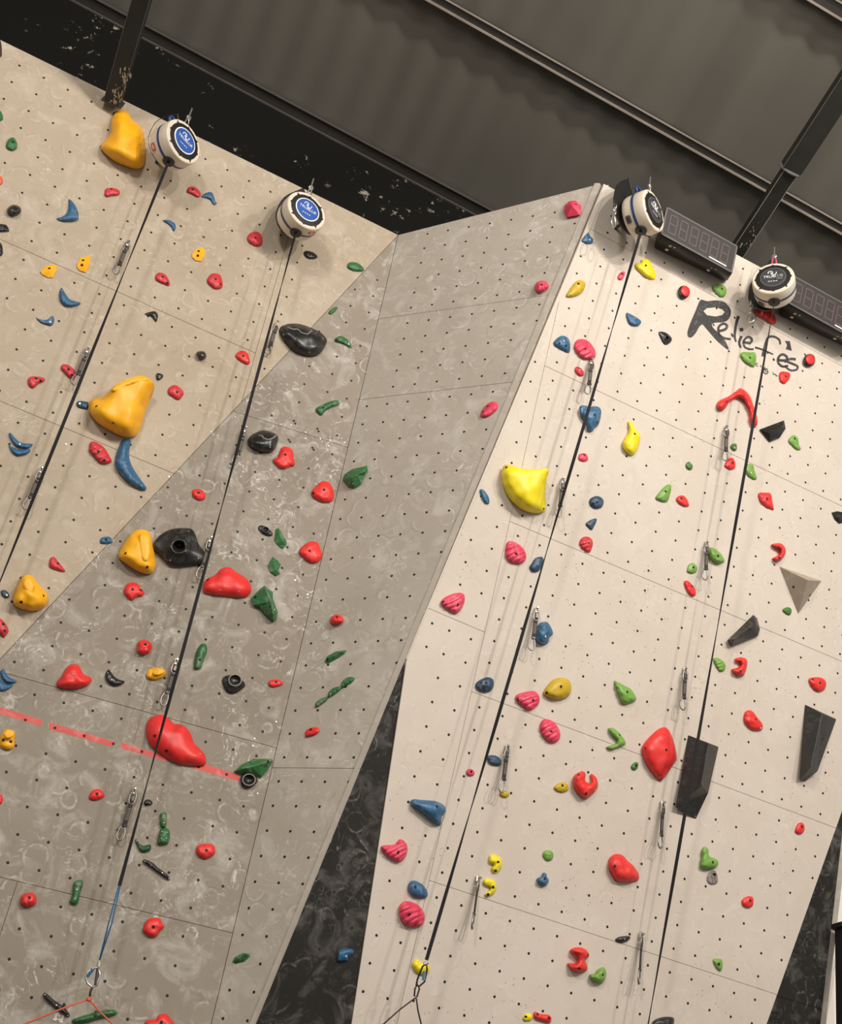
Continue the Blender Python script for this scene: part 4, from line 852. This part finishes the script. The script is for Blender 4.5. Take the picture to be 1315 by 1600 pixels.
# round push buttons
def button(c, label, pts, face):
    o = [pt(c, q) for q in pts.split()]; V, f, _ = hold_mesh('P4', o, None, .035, power=.28, seed=2)
    loc = P('P4', sum(q[0] for q in o) / len(o), sum(q[1] for q in o) / len(o)); b_ = bm_obj('push_button', fix(V, f), M['blackp'], loc); tag(b_, label, 'button', 'red round push buttons on the cream wall')
    V, f, _ = hold_mesh('P4', [pt(c, q) for q in face.split()], None, .02, h0=.03, power=.35, seed=9); bm_obj('red_cap', fix(V, f), HM['red'], loc, parent=b_)
button('h', 'red push button in black ring, left of the black lettering', '325,295 335,265 360,256 390,270 397,300 385,325 360,337 335,325', '340,292 350,264 372,258 392,275 394,302 382,320 358,318')
button('h', 'red push button in black ring, right end of the black lettering', '1082,705 1095,678 1125,668 1150,685 1152,720 1135,742 1105,745 1085,730', '1095,702 1105,678 1128,672 1148,690 1149,718 1133,732 1108,728')

# paper route tag under the black stick hold
V = [P('P2', *pt('m', q)[:2], .003) for q in ('345,1527', '385,1550', '370,1595', '313,1575')]; n = PL['P2'][0]
mb = MB(); mb.box8(V + [q - n * .003 for q in V]); tg = mb.build('route_tag', M['paper']); tag(tg, 'small beige route tag with black marks under the black stick hold', 'tag')
mb = MB(); c = P('P2', *pt('m', '353,1552')[:2], .004); u, v = basis(n); mb.tube([c + (u * math.cos(a) + v * math.sin(a)) * .011 for a in [i * math.pi / 6 for i in range(12)]], .0018, 4, closed=True)
mb.tube([c - u * .004 - v * .006, c + v * .003, c + u * .004 - v * .004], .0018, 4); mb.tube([P('P2', *pt('m', '336,1576')[:2], .004), P('P2', *pt('m', '352,1581')[:2], .004)], .0018, 4)
mb.build('printed_mark', M['ink'], tg)

# red tape dashes on the grey wall
for lab, cr_, q in (('leftmost red tape dash on the grey wall', 'i', '-40,1243 255,1335 250,1372 -40,1285'), ('middle red tape dash left of the cloud shaped hold', 'i', '300,1347 695,1468 685,1498 297,1390'),
                    ('red tape dash running under the cloud shaped hold', 'i', '735,1470 1010,1555 1005,1585 727,1503'), ('rightmost red tape dash ending at the green crystal', 'n', '-70,30 205,118 205,155 -70,78')):
    V = [P('P2', *pt(cr_, s)[:2], .0004) for s in q.split()]; mb = MB(); mb.box8(V + [w_ - n * .0003 for w_ in V]); tag(mb.build('tape_strip', M['tape']), lab, 'tape', 'red tape dashes')

# ---------------------------------------------------------------- painted lettering on the cream wall
def painted(name, polys, parent=None, h=.0015):
    V = []; f = []; n4_ = PL['P4'][0]
    for loops in polys:
        L2 = [[Vector((*pt('h', s)[:2], 0)) for s in lp.split()] for lp in loops]
        if len(L2[0]) > 4: L2[0] = [Vector(q) for q in resample([tuple(q) for q in L2[0]], len(L2[0]) * 3)] if not loops[0].startswith('970') else L2[0]
        b0 = len(V); fl = [q for l in L2 for q in l]; V += [P('P4', q.x, q.y, h) for q in fl]; f += [tuple(b0 + i for i in t) for t in tessellate_polygon(L2)]
    o = mesh_obj(name, V, f, M['ink'], parent); return o
def stroke(pts, w_, w1=None):    # brush stroke as a ribbon polygon in crop coordinates
    p_ = [tuple(float(c) for c in q.split(',')) + (0,) for q in pts.split()]; out = []
    if len(p_) > 2:
        d_ = []
        for i in range(len(p_) - 1):
            a = p_[max(i - 1, 0)]; b = p_[i]; c = p_[i + 1]; e = p_[min(i + 2, len(p_) - 1)]
            for j in range(5): t = j / 5; d_.append(tuple(.5 * (2 * b[m_] + (c[m_] - a[m_]) * t + (2 * a[m_] - 5 * b[m_] + 4 * c[m_] - e[m_]) * t * t + (3 * b[m_] - a[m_] - 3 * c[m_] + e[m_]) * t ** 3) for m_ in (0, 1)))
        d_.append(p_[-1][:2]); p_ = d_
    L, R_ = [], []
    for i, q in enumerate(p_):
        a = p_[max(i - 1, 0)]; b = p_[min(i + 1, len(p_) - 1)]; dx, dy = b[0] - a[0], b[1] - a[1]; l = math.hypot(dx, dy) or 1
        ww = (w_ + ((w1 if w1 is not None else w_) - w_) * i / (len(p_) - 1)) / 2; L.append((q[0] - dy / l * ww, q[1] + dx / l * ww)); R_.append((q[0] + dy / l * ww, q[1] - dx / l * ww))
    return L, R_
def ribbon_strokes(name, ss, parent):
    V = []; f = []
    for s in ss:
        s = (s[0],) + tuple(q * 1.6 for q in s[1:])
        L, R_ = stroke(*s); b0 = len(V)
        for a, b in zip(L, R_):
            for q in (a, b): x, y, _ = pt('h', '%f,%f' % q); V.append(P('P4', x, y, .0015))
        f += [(b0 + 2 * i, b0 + 2 * i + 1, b0 + 2 * i + 3, b0 + 2 * i + 2) for i in range(len(L) - 1)]
    return mesh_obj(name, V, f, M['ink'], parent)
let = painted('painted_lettering', [['465,340 500,350 560,345 610,360 640,395 643,430 625,465 590,478 550,480 528,492 545,520 590,560 615,600 632,645 600,625 560,590 520,545 490,510 470,490 450,510 430,545 405,570 385,565 382,535 400,480 430,410 450,360', '478,410 500,392 550,387 590,398 607,415 590,435 550,443 500,435']])
tag(let, 'black painted brush lettering on the cream wall below the timer displays', 'lettering')
ribbon_strokes('small_letters', [('570,532 610,520 620,498 597,486 570,508 572,548 600,572 642,580', 10, 8), ('690,440 678,480 669,530 668,570 676,596', 12, 7), ('708,512 708,532', 14), ('708,560 694,600 704,632', 11, 8),
    ('718,598 760,602 770,580 748,566 722,590 726,625 755,640 782,640', 10, 7), ('648,548 660,566', 8), ('942,612 936,584 905,565 872,568 856,600 846,640 836,684', 7, 11), ('790,630 832,642 900,672', 8, 5)], let)
ribbon_strokes('ending_letters', [('928,706 974,708 982,688 956,672 932,690 930,722 956,745 990,740', 10, 9), ('1036,702 1002,700 984,714 1020,730 1046,744 1040,764 1004,768 968,742', 10, 7), ('898,706 908,700', 10)], let)
painted('brush_mark', [['970,590 1000,592 1012,650 975,640 985,615']], let)
ribbon_strokes('small_words', [('808,726 796,728 798,740 808,742', 3), ('822,736 828,750', 3), ('838,742 842,756 852,748', 3), ('866,760 846,760 840,776 856,790 868,780 862,764', 4), ('850,768 860,780', 3), ('898,780 902,794 914,792 918,802 928,800', 3)], let)

# ---------------------------------------------------------------- timer displays
def display(label, f4, b2, hf=.22, hb=.012):
    TL, TR, BR, BL = [P('P4', *q, hf) for q in f4]; bl, br = [P('P4', *q, hb) for q in b2]; tl, tr = bl + (TL - BL) * .96, br + (TR - BR) * .96
    e = empty('timer_display', (bl + br + tl + tr) / 4); tag(e, label, 'display', 'timer displays at the top of the cream wall')
    def L(u_, v_, k_=0.0): a = TL.lerp(TR, u_); b = BL.lerp(BR, u_); return a.lerp(b, v_) + nf * k_
    nf = (TR - TL).cross(BL - TL).normalized(); nf = nf if nf.dot(CAM - TL) > 0 else -nf
    bm = fix([TL, TR, BR, BL, tl, tr, br, bl], [(0, 1, 2, 3), (7, 6, 5, 4), (0, 4, 5, 1), (1, 5, 6, 2), (2, 6, 7, 3), (3, 7, 4, 0)])
    bmesh.ops.bevel(bm, geom=list(bm.edges), offset=.012, segments=2, affect='EDGES'); bm_obj('casing', bm, M['casing'], e.location.copy(), parent=e)
    def frame(u0, u1, v0, v1, w_, mat, name, z_):
        mb = MB(); ow, oh = w_, w_ * 2.4
        for a, b, c, d_ in ((u0, u1, v0, v0 + oh), (u0, u1, v1 - oh, v1), (u0, u0 + ow, v0, v1), (u1 - ow, u1, v0, v1)):
            V_ = [L(a, c, -.002), L(b, c, -.002), L(b, d_, -.002), L(a, d_, -.002)]; mb.box8(V_ + [q + nf * z_ for q in V_])
        return mb.build(name, mat, e)
    frame(.005, .995, .01, .99, .022, M['frame'], 'front_frame', .006)
    mb = MB(); V_ = [L(.03, .07, .0), L(.97, .07, .0), L(.97, .93, .0), L(.03, .93, .0)]; mb.box8(V_ + [q + nf * .003 for q in V_]); mb.build('display_window', M['glass'], e)
    mb = MB()
    for i in range(6):
        u0 = .085 + i * .143; uw_ = .095
        segs = [((0, .0), (1, .0)), ((0, .5), (1, .5)), ((0, 1), (1, 1)), ((0, 0), (0, .5)), ((1, 0), (1, .5)), ((0, .5), (0, 1)), ((1, .5), (1, 1))]
        for (x0, y0), (x1, y1) in segs:
            a = (u0 + x0 * uw_, .2 + y0 * .6); b = (u0 + x1 * uw_, .2 + y1 * .6); tk = .006 if x0 == x1 else 0; tv = .02 if x0 != x1 else 0
            V_ = [L(a[0] - tk, a[1] - tv, .003), L(b[0] + tk, a[1] - tv, .003), L(b[0] + tk, b[1] + tv, .003), L(a[0] - tk, b[1] + tv, .003)]; mb.box8(V_ + [q + nf * .0015 for q in V_])
    tag(mb.build('unlit_digit_segments', M['digit'], e), kind='stuff')
    mb = MB(); V_ = [L(.66, .855, .003), L(.90, .855, .003), L(.90, .895, .003), L(.66, .895, .003)]; mb.box8(V_ + [q + nf * .002 for q in V_]); mb.build('white_sticker', M['white'], e)
    # underside: long slot and two clusters of sockets
    nu = (BR - BL).cross(bl - BL).normalized(); nu = nu if nu.dot(CAM - BL) > 0 else -nu
    def U(u_, v_, k_=0.0): return BL.lerp(BR, u_).lerp(bl.lerp(br, u_), v_) + nu * k_
    mb = MB(); V_ = [U(.1, .42, .0), U(.85, .42, .0), U(.85, .5, .0), U(.1, .5, .0)]; mb.box8(V_ + [q + nu * .002 for q in V_]); mb.build('slot', M['nut'], e)
    for uu in (.17, .74):
        for du, dv, s_ in ((0, .35, .012), (.055, .3, .008), (-.02, .68, .014)):
            c = U(uu + du, dv, 0); mb = MB(); mb.lathe(c, nu, [(s_, -.004), (s_, .006), (s_ * .6, .006)], 10); mb.build('socket', M['steel'] if s_ < .013 else M['cream_shell'], e)
    return e
display('left black timer display between third and fourth rope devices', [(1040.4, 322), (1152.6, 384.6), (1143.7, 427.7), (1030.8, 365.4)], [(1021, 388), (1135, 441)])
display('right black timer display cut by the photo edge, behind fourth device', [(1234, 427), (1350, 491), (1341, 535), (1225, 471)], [(1216, 493), (1334, 549)])

# ---------------------------------------------------------------- auto belay devices
def azimuth_for(pos, img):
    best = None
    for i in range(0, 360, 2):
        a = math.radians(i); N_ = Vector((math.cos(a), math.sin(a), 0))
        if N_.dot(CAM - pos) < .05: continue
        c = RM.transposed() @ (pos - CAM); d_ = RM.transposed() @ (pos + N_ * .05 - CAM)
        v = Vector((d_.x / d_.z - c.x / c.z, d_.y / d_.z - c.y / c.z)).normalized(); s = v.dot(Vector(img).normalized())
        if best is None or s > best[0]: best = (s, N_)
    return best[1]
DEV = []; WM = []
def wordmark_mesh():
    if not WM:
        cu = bpy.data.curves.new('wordmark', 'FONT'); cu.body = 'TRUBLUE'; cu.size = .034; cu.extrude = .001; cu.align_x = 'CENTER'
        t_ = bpy.data.objects.new('wordmark', cu); COL.objects.link(t_); bpy.context.view_layer.update()
        me = bpy.data.meshes.new_from_object(t_.evaluated_get(bpy.context.evaluated_depsgraph_get())); me.materials.clear(); me.materials.append(M['white'])
        bpy.data.objects.remove(t_); WM.append(me)
    return WM[0]
def belay(k, fc, img, label, dark, R_=.148, h=.36, dep=.155, warn=None, pink=False, side=1, plate=True):
    R_ *= 1.10; dep = .185
    fcp = P(k, *fc, h); N_ = azimuth_for(fcp, img); Z = Vector((0, 0, 1)); X = N_.cross(Z)
    c = fcp - N_ * dep / 2
    e = empty('auto_belay_device', c); tag(e, label, 'belay device', 'auto belay devices')
    b = c - N_ * dep / 2
    mb = MB(); mb.lathe(b, N_, [(R_ * .78, -.004), (R_ * .86, 0), (R_ * .93, .012), (R_ * .965, .035), (R_ * .97, dep * .46)], 40, Z); smooth_by_angle(mb.build('rear_shell', M['cream_shell'], e))
    mb = MB(); mb.lathe(b, N_, [(R_ * .97, dep * .52), (R_ * .99, dep * .56), (R_ * .985, dep - .02), (R_ * .965, dep - .005), (R_ * .93, dep), (R_ * .80, dep), (R_ * .79, dep - .012)], 40, Z); smooth_by_angle(mb.build('front_shell', M['cream_shell'], e))
    mb = MB(); mb.lathe(b, N_, [(R_ * .955, dep * .43), (R_ * .992, dep * .445), (R_ * .992, dep * .555), (R_ * .955, dep * .57)], 40, Z); smooth_by_angle(mb.build('blue_band', M['bluep'], e))
    # notched black cover inside the cream rim
    V = []; n_ = 96
    for z_, rr in ((dep - .006, .80), (dep + .004, .80), (dep + .007, .60)):
        for i in range(n_):
            a = 2 * math.pi * i / n_; notch = .045 if (i % 12) in (0, 1) and rr > .7 else 0; r2 = R_ * (rr + notch); V.append(b + N_ * (z_) + (X * math.sin(a) + Z * math.cos(a)) * r2)
    f = [tuple(range(n_ * 2, n_ * 3))] + [(r * n_ + i, r * n_ + (i + 1) % n_, (r + 1) * n_ + (i + 1) % n_, (r + 1) * n_ + i) for r in range(2) for i in range(n_)]
    mesh_obj('black_cover', V, f, M['blackp'], e)
    for i in range(4):
        a = math.radians(45 + 90 * i); q = b + N_ * (dep + .0005) + (X * math.sin(a) + Z * math.cos(a)) * R_ * .875; mb = MB(); mb.lathe(q, N_, [(.006, -.002), (.006, .001)], 8); mb.build('rim_screw', M['nut'], e)
    cb = b + N_ * (dep + .008)
    mb = MB(); mb.lathe(cb, N_, [(R_ * .60, -.004), (R_ * .60, .003), (R_ * .56, .004)], 40, Z); smooth_by_angle(mb.build('badge_ring', M['white'] if not dark else M['frame'], e))
    mb = MB(); mb.lathe(cb, N_, [(R_ * .55, 0), (R_ * .55, .0045), (R_ * .3, .006)], 40, Z); bd = smooth_by_angle(mb.build('badge', M['badge'] if not dark else M['badge_dark'], e))
    # white swirl emblem and wordmark
    cz = cb + N_ * .0075; mb = MB()
    for off, r0, a0, a1 in (((-.02, .052), .017, -.5, 4.2), ((.004, .05), .020, 2.7, 6.6)):
        pts = [cz + X * (off[0] * -1 + r0 * math.cos(a)) + Z * (off[1] - .012 + r0 * math.sin(a)) for a in [a0 + (a1 - a0) * i / 10 for i in range(11)]]; mb.tube(pts, .0035, 5)
    mb.build('emblem', M['white'], e)
    to = bpy.data.objects.new('wordmark', wordmark_mesh()); COL.objects.link(to); to.parent = e
    # text must read left to right for the viewer facing the badge: its x axis = Z x N
    xr = Z.cross(N_); mt = Matrix(((xr.x, Z.x, N_.x, 0), (xr.y, Z.y, N_.y, 0), (xr.z, Z.z, N_.z, 0), (0, 0, 0, 1)))
    to.matrix_basis = Matrix.Translation(cz - Z * .008 - c) @ mt
    mb = MB()
    for dx in (-.03, -.012, .008, .026): mb.bevbox(cz - Z * .045 + xr * dx, xr * .006, Z * .003, N_ * .001)
    mb.build('badge_small_print', M['white'], e)
    if dark:
        mb = MB(); mb.bevbox(cz + xr * .045 - Z * .018, xr * .022, Z * .02, N_ * .008); mb.build('grey_tab', M['frame'], e)
    # rope nozzle, handle, hanging hardware
    mid = b + N_ * dep * .5; nz_ = mid - Z * R_ * .93
    mb = MB(); mb.lathe(nz_, -Z, [(.044, -.03), (.044, .014), (.036, .022), (.018, .022)], 20); smooth_by_angle(mb.build('rope_nozzle', M['blackp'], e))
    if not (dark and not side == 1):
        hd = mid + (Z * .93 - xr * .37 * side).normalized() * R_ * .95; t_ = xr; up = (Z * .9 - xr * .4 * side).normalized()
        mb = MB(); mb.tube([hd - xr * .045 * side + up * -.02, hd - xr * .05 * side + up * .03, hd - xr * .03 * side + up * .055, hd + xr * .015 * side + up * .055, hd + xr * .045 * side + up * .03, hd + xr * .055 * side - up * .01], .011, 8); mb.build('carry_handle', M['bluep'], e, smooth=True)
    tp = mid + N_ * dep * .22 + Z * R_ * .95
    mb = MB(); mb.bevbox(tp + Z * .01, xr * .02, N_ * .012, Z * .018); mb.build('top_lug', M['steel'], e)
    sh = tp + Z * .062; mb = MB(); mb.tube([sh + xr * .016 * s_ + Z * z_ for s_, z_ in ((-1, -.05), (-1, .0), (-.7, .035), (0, .048), (.7, .035), (1, 0), (1, -.05))], .006, 6); mb.build('shackle', M['steel'] if not pink else M['pinksling'], e, smooth=True)
    mb = MB(); mb.lathe(sh + Z * .062 - N_ * .01, N_, [(.015, 0), (.02, .004), (.02, .016), (.015, .02)], 12); mb.lathe(sh + Z * .1 - N_ * .002, Z, [(.006, -.03), (.006, .06)], 8); mb.build('eye_bolt', M['steel'], e)
    # teardrop rubber plate and wire behind
    if True:
        sh2 = -xr * .045 if dark else Vector()
        ptop = sh + Z * .19 - N_ * .02; cc = b - N_ * .03 + Z * .035 + sh2; V = []; n_ = 40
        for z_ in (0, .006):
            for i in range(n_):
                a = 2 * math.pi * i / n_; ca = math.cos(a); rr = R_ * (1.0 if dark else .9); q = (xr * math.sin(a) * rr * (1 if ca < .2 else 1 - .92 * ((ca - .2) / .8) ** 2.4)) + Z * (ca * rr if ca < 0 else ca * ((ptop - cc).dot(Z)))
                V.append(cc + q - N_ * z_)
        if plate: mesh_obj('back_plate', V, [tuple(range(n_)), tuple(range(2 * n_ - 1, n_ - 1, -1))] + [(i, (i + 1) % n_, n_ + (i + 1) % n_, n_ + i) for i in range(n_)], M['casing'] if plate == 2 else M['blackp'], e)
        mb = MB(); mb.tube([V[i] + N_ * .002 for i in range(n_)], .0022, 4, closed=True); mb.build('plate_wire', M['darksteel'], e)
    # mounting arm back to the wall
    nw, dw = PL[k]; bp = b - N_ * .03; s_ = (dw - nw.dot(bp - CAM)) / nw.dot(nw); wp = bp + nw * s_
    mb = MB(); mb.tube([bp + Z * .02, wp + Z * .02 + nw * .004], .013, 8); mb.build('mounting_arm', M['darksteel'], e)
    if warn is not None:
        a = math.radians(warn); rd = (-Z * math.cos(a) + xr * math.sin(a)); tn = rd.cross(N_)
        mb = MB(); mb.bevbox(b + N_ * (dep * (.2 if warn < 0 else .78)) + rd * R_ * .985, tn * .028, N_ * .016, rd * .002); mb.build('warning_label', M['warn'], e)
        mb = MB(); mb.bevbox(b + N_ * (dep * (.2 if warn < 0 else .78)) + rd * R_ * .988, tn * .017, N_ * .006, rd * .002); mb.build('label_print', M['cream_shell'], e)
    else:
        a = math.radians(-40); rd = (-Z * math.cos(a) + xr * math.sin(a)); tn = rd.cross(N_)
        mb = MB(); mb.bevbox(b + N_ * dep * .24 + rd * R_ * .975, tn * .03, N_ * .02, rd * .002); mb.build('side_label', M['frame'], e)
        mb = MB(); mb.bevbox(b + N_ * dep * .24 + rd * R_ * .98, tn * .02, N_ * .012, rd * .002); mb.build('label_window', M['glass'], e)
    e['exit'] = 0; DEV.append((nz_ - Z * .022, N_, xr)); del e['exit']
    return e, b, N_, xr
belay('P1', (287.2, 220.8), (.89, -.45), 'leftmost auto belay device with blue badge beside the amber volume', False, R_=.152, warn=-48, plate=False)
belay('P1', (479.2, 328.7), (.69, -.72), 'blue badged auto belay device nearest the inner wall corner', False, R_=.150, warn=38, plate=2, side=-1)
d3 = belay('P4', (1021.0, 328.8), (.93, -.35), 'third auto belay device with dark badge left of the displays', True, R_=.150)
d4 = belay('P4', (1207.5, 434.5), (-.12, -1), 'fourth auto belay device with dark badge between the displays', True, R_=.146, pink=True, side=-1)

# ---------------------------------------------------------------- carabiners, quickdraws, lanyards
def dloop(c, X, Z, wd, ln, top=.5):      # D-shaped loop, narrow at the top
    pts = []
    for i in range(20):
        a = 2 * math.pi * i / 20; ca, sa = math.cos(a), math.sin(a); k_ = wd / 2 * (1 - (1 - top) * (ca + 1) / 2)
        pts.append(c + X * (sa * k_ * (1.15 if abs(sa) > .5 else 1)) + Z * (ca * ln / 2))
    return pts
for who, nm in ((d3, 'third'), (d4, 'fourth')):
    e, b, N_, xr = who; Z = Vector((0, 0, 1)); nn = PL['P4'][0]
    base = b - N_ * .03 - xr * .185 - Z * .03
    mb = MB()
    for i in range(3): c = base - Z * .032 * i; mb.tube(dloop(c, xr if i % 2 else N_, Z, .022, .042, .95), .005, 6, closed=True)
    cn = mb.build('backup_chain', M['steel'], e, smooth=True)
    mb = MB(); mb.tube(dloop(base - Z * .15, xr, Z, .06, .10, .6), .0065, 7, closed=True); mb.build('backup_carabiner', M['steel'], e, smooth=True)
def make_draw():
    X, Y, Z = Vector((1, 0, 0)), Vector((0, -1, 0)), Vector((0, 0, 1)); e = empty('quickdraw', Vector((0, 0, 0)))
    mb = MB(); mb.bevbox(Vector((0, -.003, .0)), X * .011, Y * .006, Z * .022); mb.lathe(Vector((0, 0, .008)), Y, [(.009, .01), (.009, .026), (.006, .03)], 6); mb.build('bolt_hanger', M['steel'], e)
    c = Vector((0, -.012, -.045)); mb = MB(); mb.tube(dloop(c, X, Z, .036, .085, .8), .0048, 7, closed=True); mb.build('upper_carabiner', M['hanger'], e, smooth=True)
    mb = MB(); mb.bevbox(c + Vector((.004, 0, -.005)), X * .011, Y * .007, Z * .02); mb.build('screw_sleeve', M['darksteel'], e)
    mb = MB(); mb.bevbox(Vector((0, -.012, -.150)), X * .0135, Y * .0045, Z * .075, .15); sl = mb.build('sling', M['sling'], e)
    for i in range(7): mb = MB(); mb.bevbox(Vector((0, -.012, -.115 - i * .011)), X * .0105, Y * .0058, Z * .0024); mb.build('stitching', M['stitch'], sl)
    mb = MB(); mb.bevbox(Vector((0, -.012, -.218)), X * .016, Y * .008, Z * .009, .3); mb.build('rubber_keeper', M['blackp'], e)
    c = Vector((-.006, -.012, -.262)); mb = MB(); mb.tube(dloop(c, X, Z, .046, .094, .55), .0052, 7, closed=True); lc = mb.build('lower_carabiner', M['hanger'], e, smooth=True)
    mb = MB(); mb.tube([Vector((-.021, -.012, -.245)), Vector((-.029, -.012, -.29))], .004, 6); mb.build('gate', M['darksteel'], lc)
    return e
def copy_tree(o, parent=None):
    c = o.copy(); COL.objects.link(c); c.parent = parent
    for ch in o.children: copy_tree(ch, c)
    return c
draws = [('P1', (199, 380), 'topmost quickdraw beside the first rope', .2), ('P1', (136.5, 547), 'middle quickdraw beside the first rope', .1), ('P1', (64, 735), 'lowest quickdraw beside the first rope', .0),
         ('P2', (431.5, 505), 'quickdraw at the left tip of the big black lip hold', .3), ('P2', (382, 671), 'quickdraw left of the medium black jug', .2), ('P2', (328.5, 843), 'quickdraw at the right tip of the winged black hold', .1),
         ('P2', (275, 1034), 'quickdraw right of the small amber button hold', .1), ('P2', (210, 1236), 'lowest quickdraw on grey wall, left of stacked green pair', .0),
         ('P4', (923.5, 565), 'topmost quickdraw on the cream wall under pink ribbed oval', -.3), ('P4', (879, 751), 'quickdraw right of the huge lemon yellow volume', -.3), ('P4', (838, 953), 'quickdraw touching the blue spiked dome hold', -.2),
         ('P4', (791.5, 1168), 'quickdraw above the tiny mustard hold', .1), ('P4', (745, 1373), 'quickdraw left of the lower yellow C shaped hold', .9),
         ('P4', (1134, 669), 'top quickdraw left of the fourth rope under the red boomerang', -.2), ('P4', (1103, 850), 'quickdraw beside the lime teardrop hold', -.1), ('P4', (1069, 1047), 'quickdraw left of fourth rope above the black wedge', .0),
         ('P4', (1033.5, 1256), 'quickdraw under the big red shield hold', .3), ('P4', (1000, 1461), 'bottom quickdraw right of the thin black oval hold', .7)]
proto = make_draw()
for i, (k, px, lab, tw) in enumerate(draws):
    o = proto if i == 0 else copy_tree(proto)
    n_ = PL[k][0]; a = math.atan2(n_.y, n_.x) + math.pi / 2
    o.location = P(k, *px, .016); o.rotation_euler = (0, 0, a + tw)
    tag(o, lab, 'quickdraw', 'quickdraws hanging on the walls')
def webbing(name, label, A, B, side, turns, wd=.021, ph=0.0, mat='webbing', N=90):
    t_ = (B - A).normalized(); s0_ = (side - t_ * side.dot(t_)).normalized(); s1_ = t_.cross(s0_); V = []; f = []
    for i in range(N + 1):
        q = A.lerp(B, i / N); a = ph + turns * math.pi * i / N; s_ = s0_ * math.cos(a) + s1_ * math.sin(a); n_ = t_.cross(s_)
        for x, y in ((-1, -1), (1, -1), (1, 1), (-1, 1)): V.append(q + s_ * x * wd / 2 + n_ * y * .0028)
    for i in range(N):
        for j in range(4): l = (j + 1) % 4; f.append((i * 4 + j, i * 4 + l, i * 4 + 4 + l, i * 4 + 4 + j))
    f += [(0, 1, 2, 3), (N * 4 + 3, N * 4 + 2, N * 4 + 1, N * 4)]
    o = mesh_obj(name, V, f, M[mat], loc=A); tag(o, label, 'rope', 'black webbing ropes of the belay devices'); return o
A1, A2, A3, A4 = [d_[0] for d_ in DEV]
r1 = webbing('webbing_rope', 'first black webbing rope, leftmost, crossing the tan wall', A1, P('P2', -60, 1058, .25), DEV[0][2], 1.6, ph=.9)
B2 = P('P2', 186.5, 1384, .25); r2 = webbing('webbing_rope', 'second black webbing rope ending in a blue cord', A2, B2, DEV[1][2], 2.6, ph=1.1)
B3 = P('P4', 666, 1500, .28); r3 = webbing('webbing_rope', 'third black webbing rope ending at a carabiner at the bottom', A3, B3, DEV[2][2], 3.0, ph=.9)
r4 = webbing('webbing_rope', 'fourth black webbing rope, rightmost, crossing the black wedge', A4, P('P4', 953, 1940, .24), DEV[3][2], 2.6, ph=1.2)
# blue cord, swivel, carabiner and orange cords below the second rope
nn = PL['P2'][0]; un = Vector((0, 0, 1)).cross(nn).normalized()
q1, q2 = P('P2', 155.5, 1500, .25), B2
mb = MB(); mb.tube([q2 + un * .004, (q1 + q2) / 2 + un * .013, q1], .0045, 6); mb.tube([q2 - un * .004, (q1 + q2) / 2 - un * .004, q1], .0045, 6)
cd_ = mb.build('blue_cord', M['bluecord'], loc=q2.copy(), smooth=True); tag(cd_, 'doubled blue cord between second rope and its carabiner', 'cord')
Pn = lambda x, y: P('P2', x, y, .25)
def pxloop(Pf, pts): return [Pf(*q) for q in pts]
mb = MB(); mb.tube(pxloop(Pn, [(155, 1503), (154, 1511)]), .012, 8); sw = mb.build('swivel_carabiner', M['steel']); tag(sw, 'silver swivel carabiner hanging under the blue cord', 'carabiner')
mb = MB(); mb.tube(pxloop(Pn, [(154, 1511), (156, 1524), (151, 1540), (145, 1543), (137, 1537), (133, 1528), (138, 1518), (146, 1513)]), .006, 7, closed=True); mb.build('carabiner_body', M['steel'], sw, smooth=True)
mb = MB(); mb.tube(pxloop(Pn, [(136, 1526), (145, 1514)]), .0095, 8); mb.build('screw_gate', M['bluecord'], sw)
mb = MB(); mb.tube(pxloop(Pn, [(153, 1513), (149, 1540)]), .0085, 8); mb.build('spine_sleeve', M['darksteel'], sw)
mb = MB(); mb.tube(pxloop(Pn, [(145, 1541), (141, 1550), (140, 1560)]), .006, 7)
kt = mb.build('tie_loop', M['blackcord'], smooth=True); tag(kt, 'short dark tie loop under the silver swivel carabiner', 'cord')
mb = MB(); mb.tube(pxloop(Pn, [(139, 1561), (100, 1575), (36, 1601), (-80, 1650)]), .005, 6); mb.tube(pxloop(Pn, [(139, 1561), (158, 1583), (177, 1601), (230, 1660)]), .005, 6)
rc = mb.build('gate_cord', M['redcord'], smooth=True); tag(rc, 'orange cord forking from the tie loop toward the bottom edge', 'cord')
mb = MB(); mb.lathe(Pn(139, 1561) - nn * .012, nn, [(.009, 0), (.013, .006), (.013, .018), (.009, .024)], 10); mb.build('knot', M['redcord'], rc)
Pq = lambda x, y: P('P4', x, y, .28)
mb = MB(); mb.tube(pxloop(Pq, [(666, 1506), (660, 1510), (652, 1530), (650, 1540), (655, 1541), (663, 1534), (667, 1515)]), .0055, 7, closed=True)
kb = mb.build('bottom_carabiner', M['blackcord'], smooth=True); tag(kb, 'dark carabiner with blue gate at the end of third rope', 'carabiner')
mb = MB(); mb.tube(pxloop(Pq, [(663, 1517), (661.5, 1532)]), .010, 8); mb.build('screw_gate', plain('pale_blue_metal', (118, 158, 190), .3, .5), kb)
mb = MB(); mb.tube(pxloop(Pq, [(668, 1504), (662, 1507)]), .011, 8); mb.build('rope_end_ring', M['steel'], kb)
mb = MB(); mb.tube(pxloop(Pq, [(652, 1538), (655, 1545), (651, 1558), (647, 1556), (648, 1545)]), .005, 6, closed=True); mb.build('small_ring', M['blackcord'], kb, smooth=True)
mb = MB(); mb.tube(pxloop(Pq, [(649, 1559), (625, 1577), (598, 1601), (540, 1652)]), .0045, 6); mb.tube(pxloop(Pq, [(650, 1559), (653, 1580), (658, 1601), (670, 1650)]), .0045, 6)
tag(mb.build('black_gate_cord', M['blackcord'], smooth=True), 'black cord forking below the third rope toward the bottom edge', 'cord')
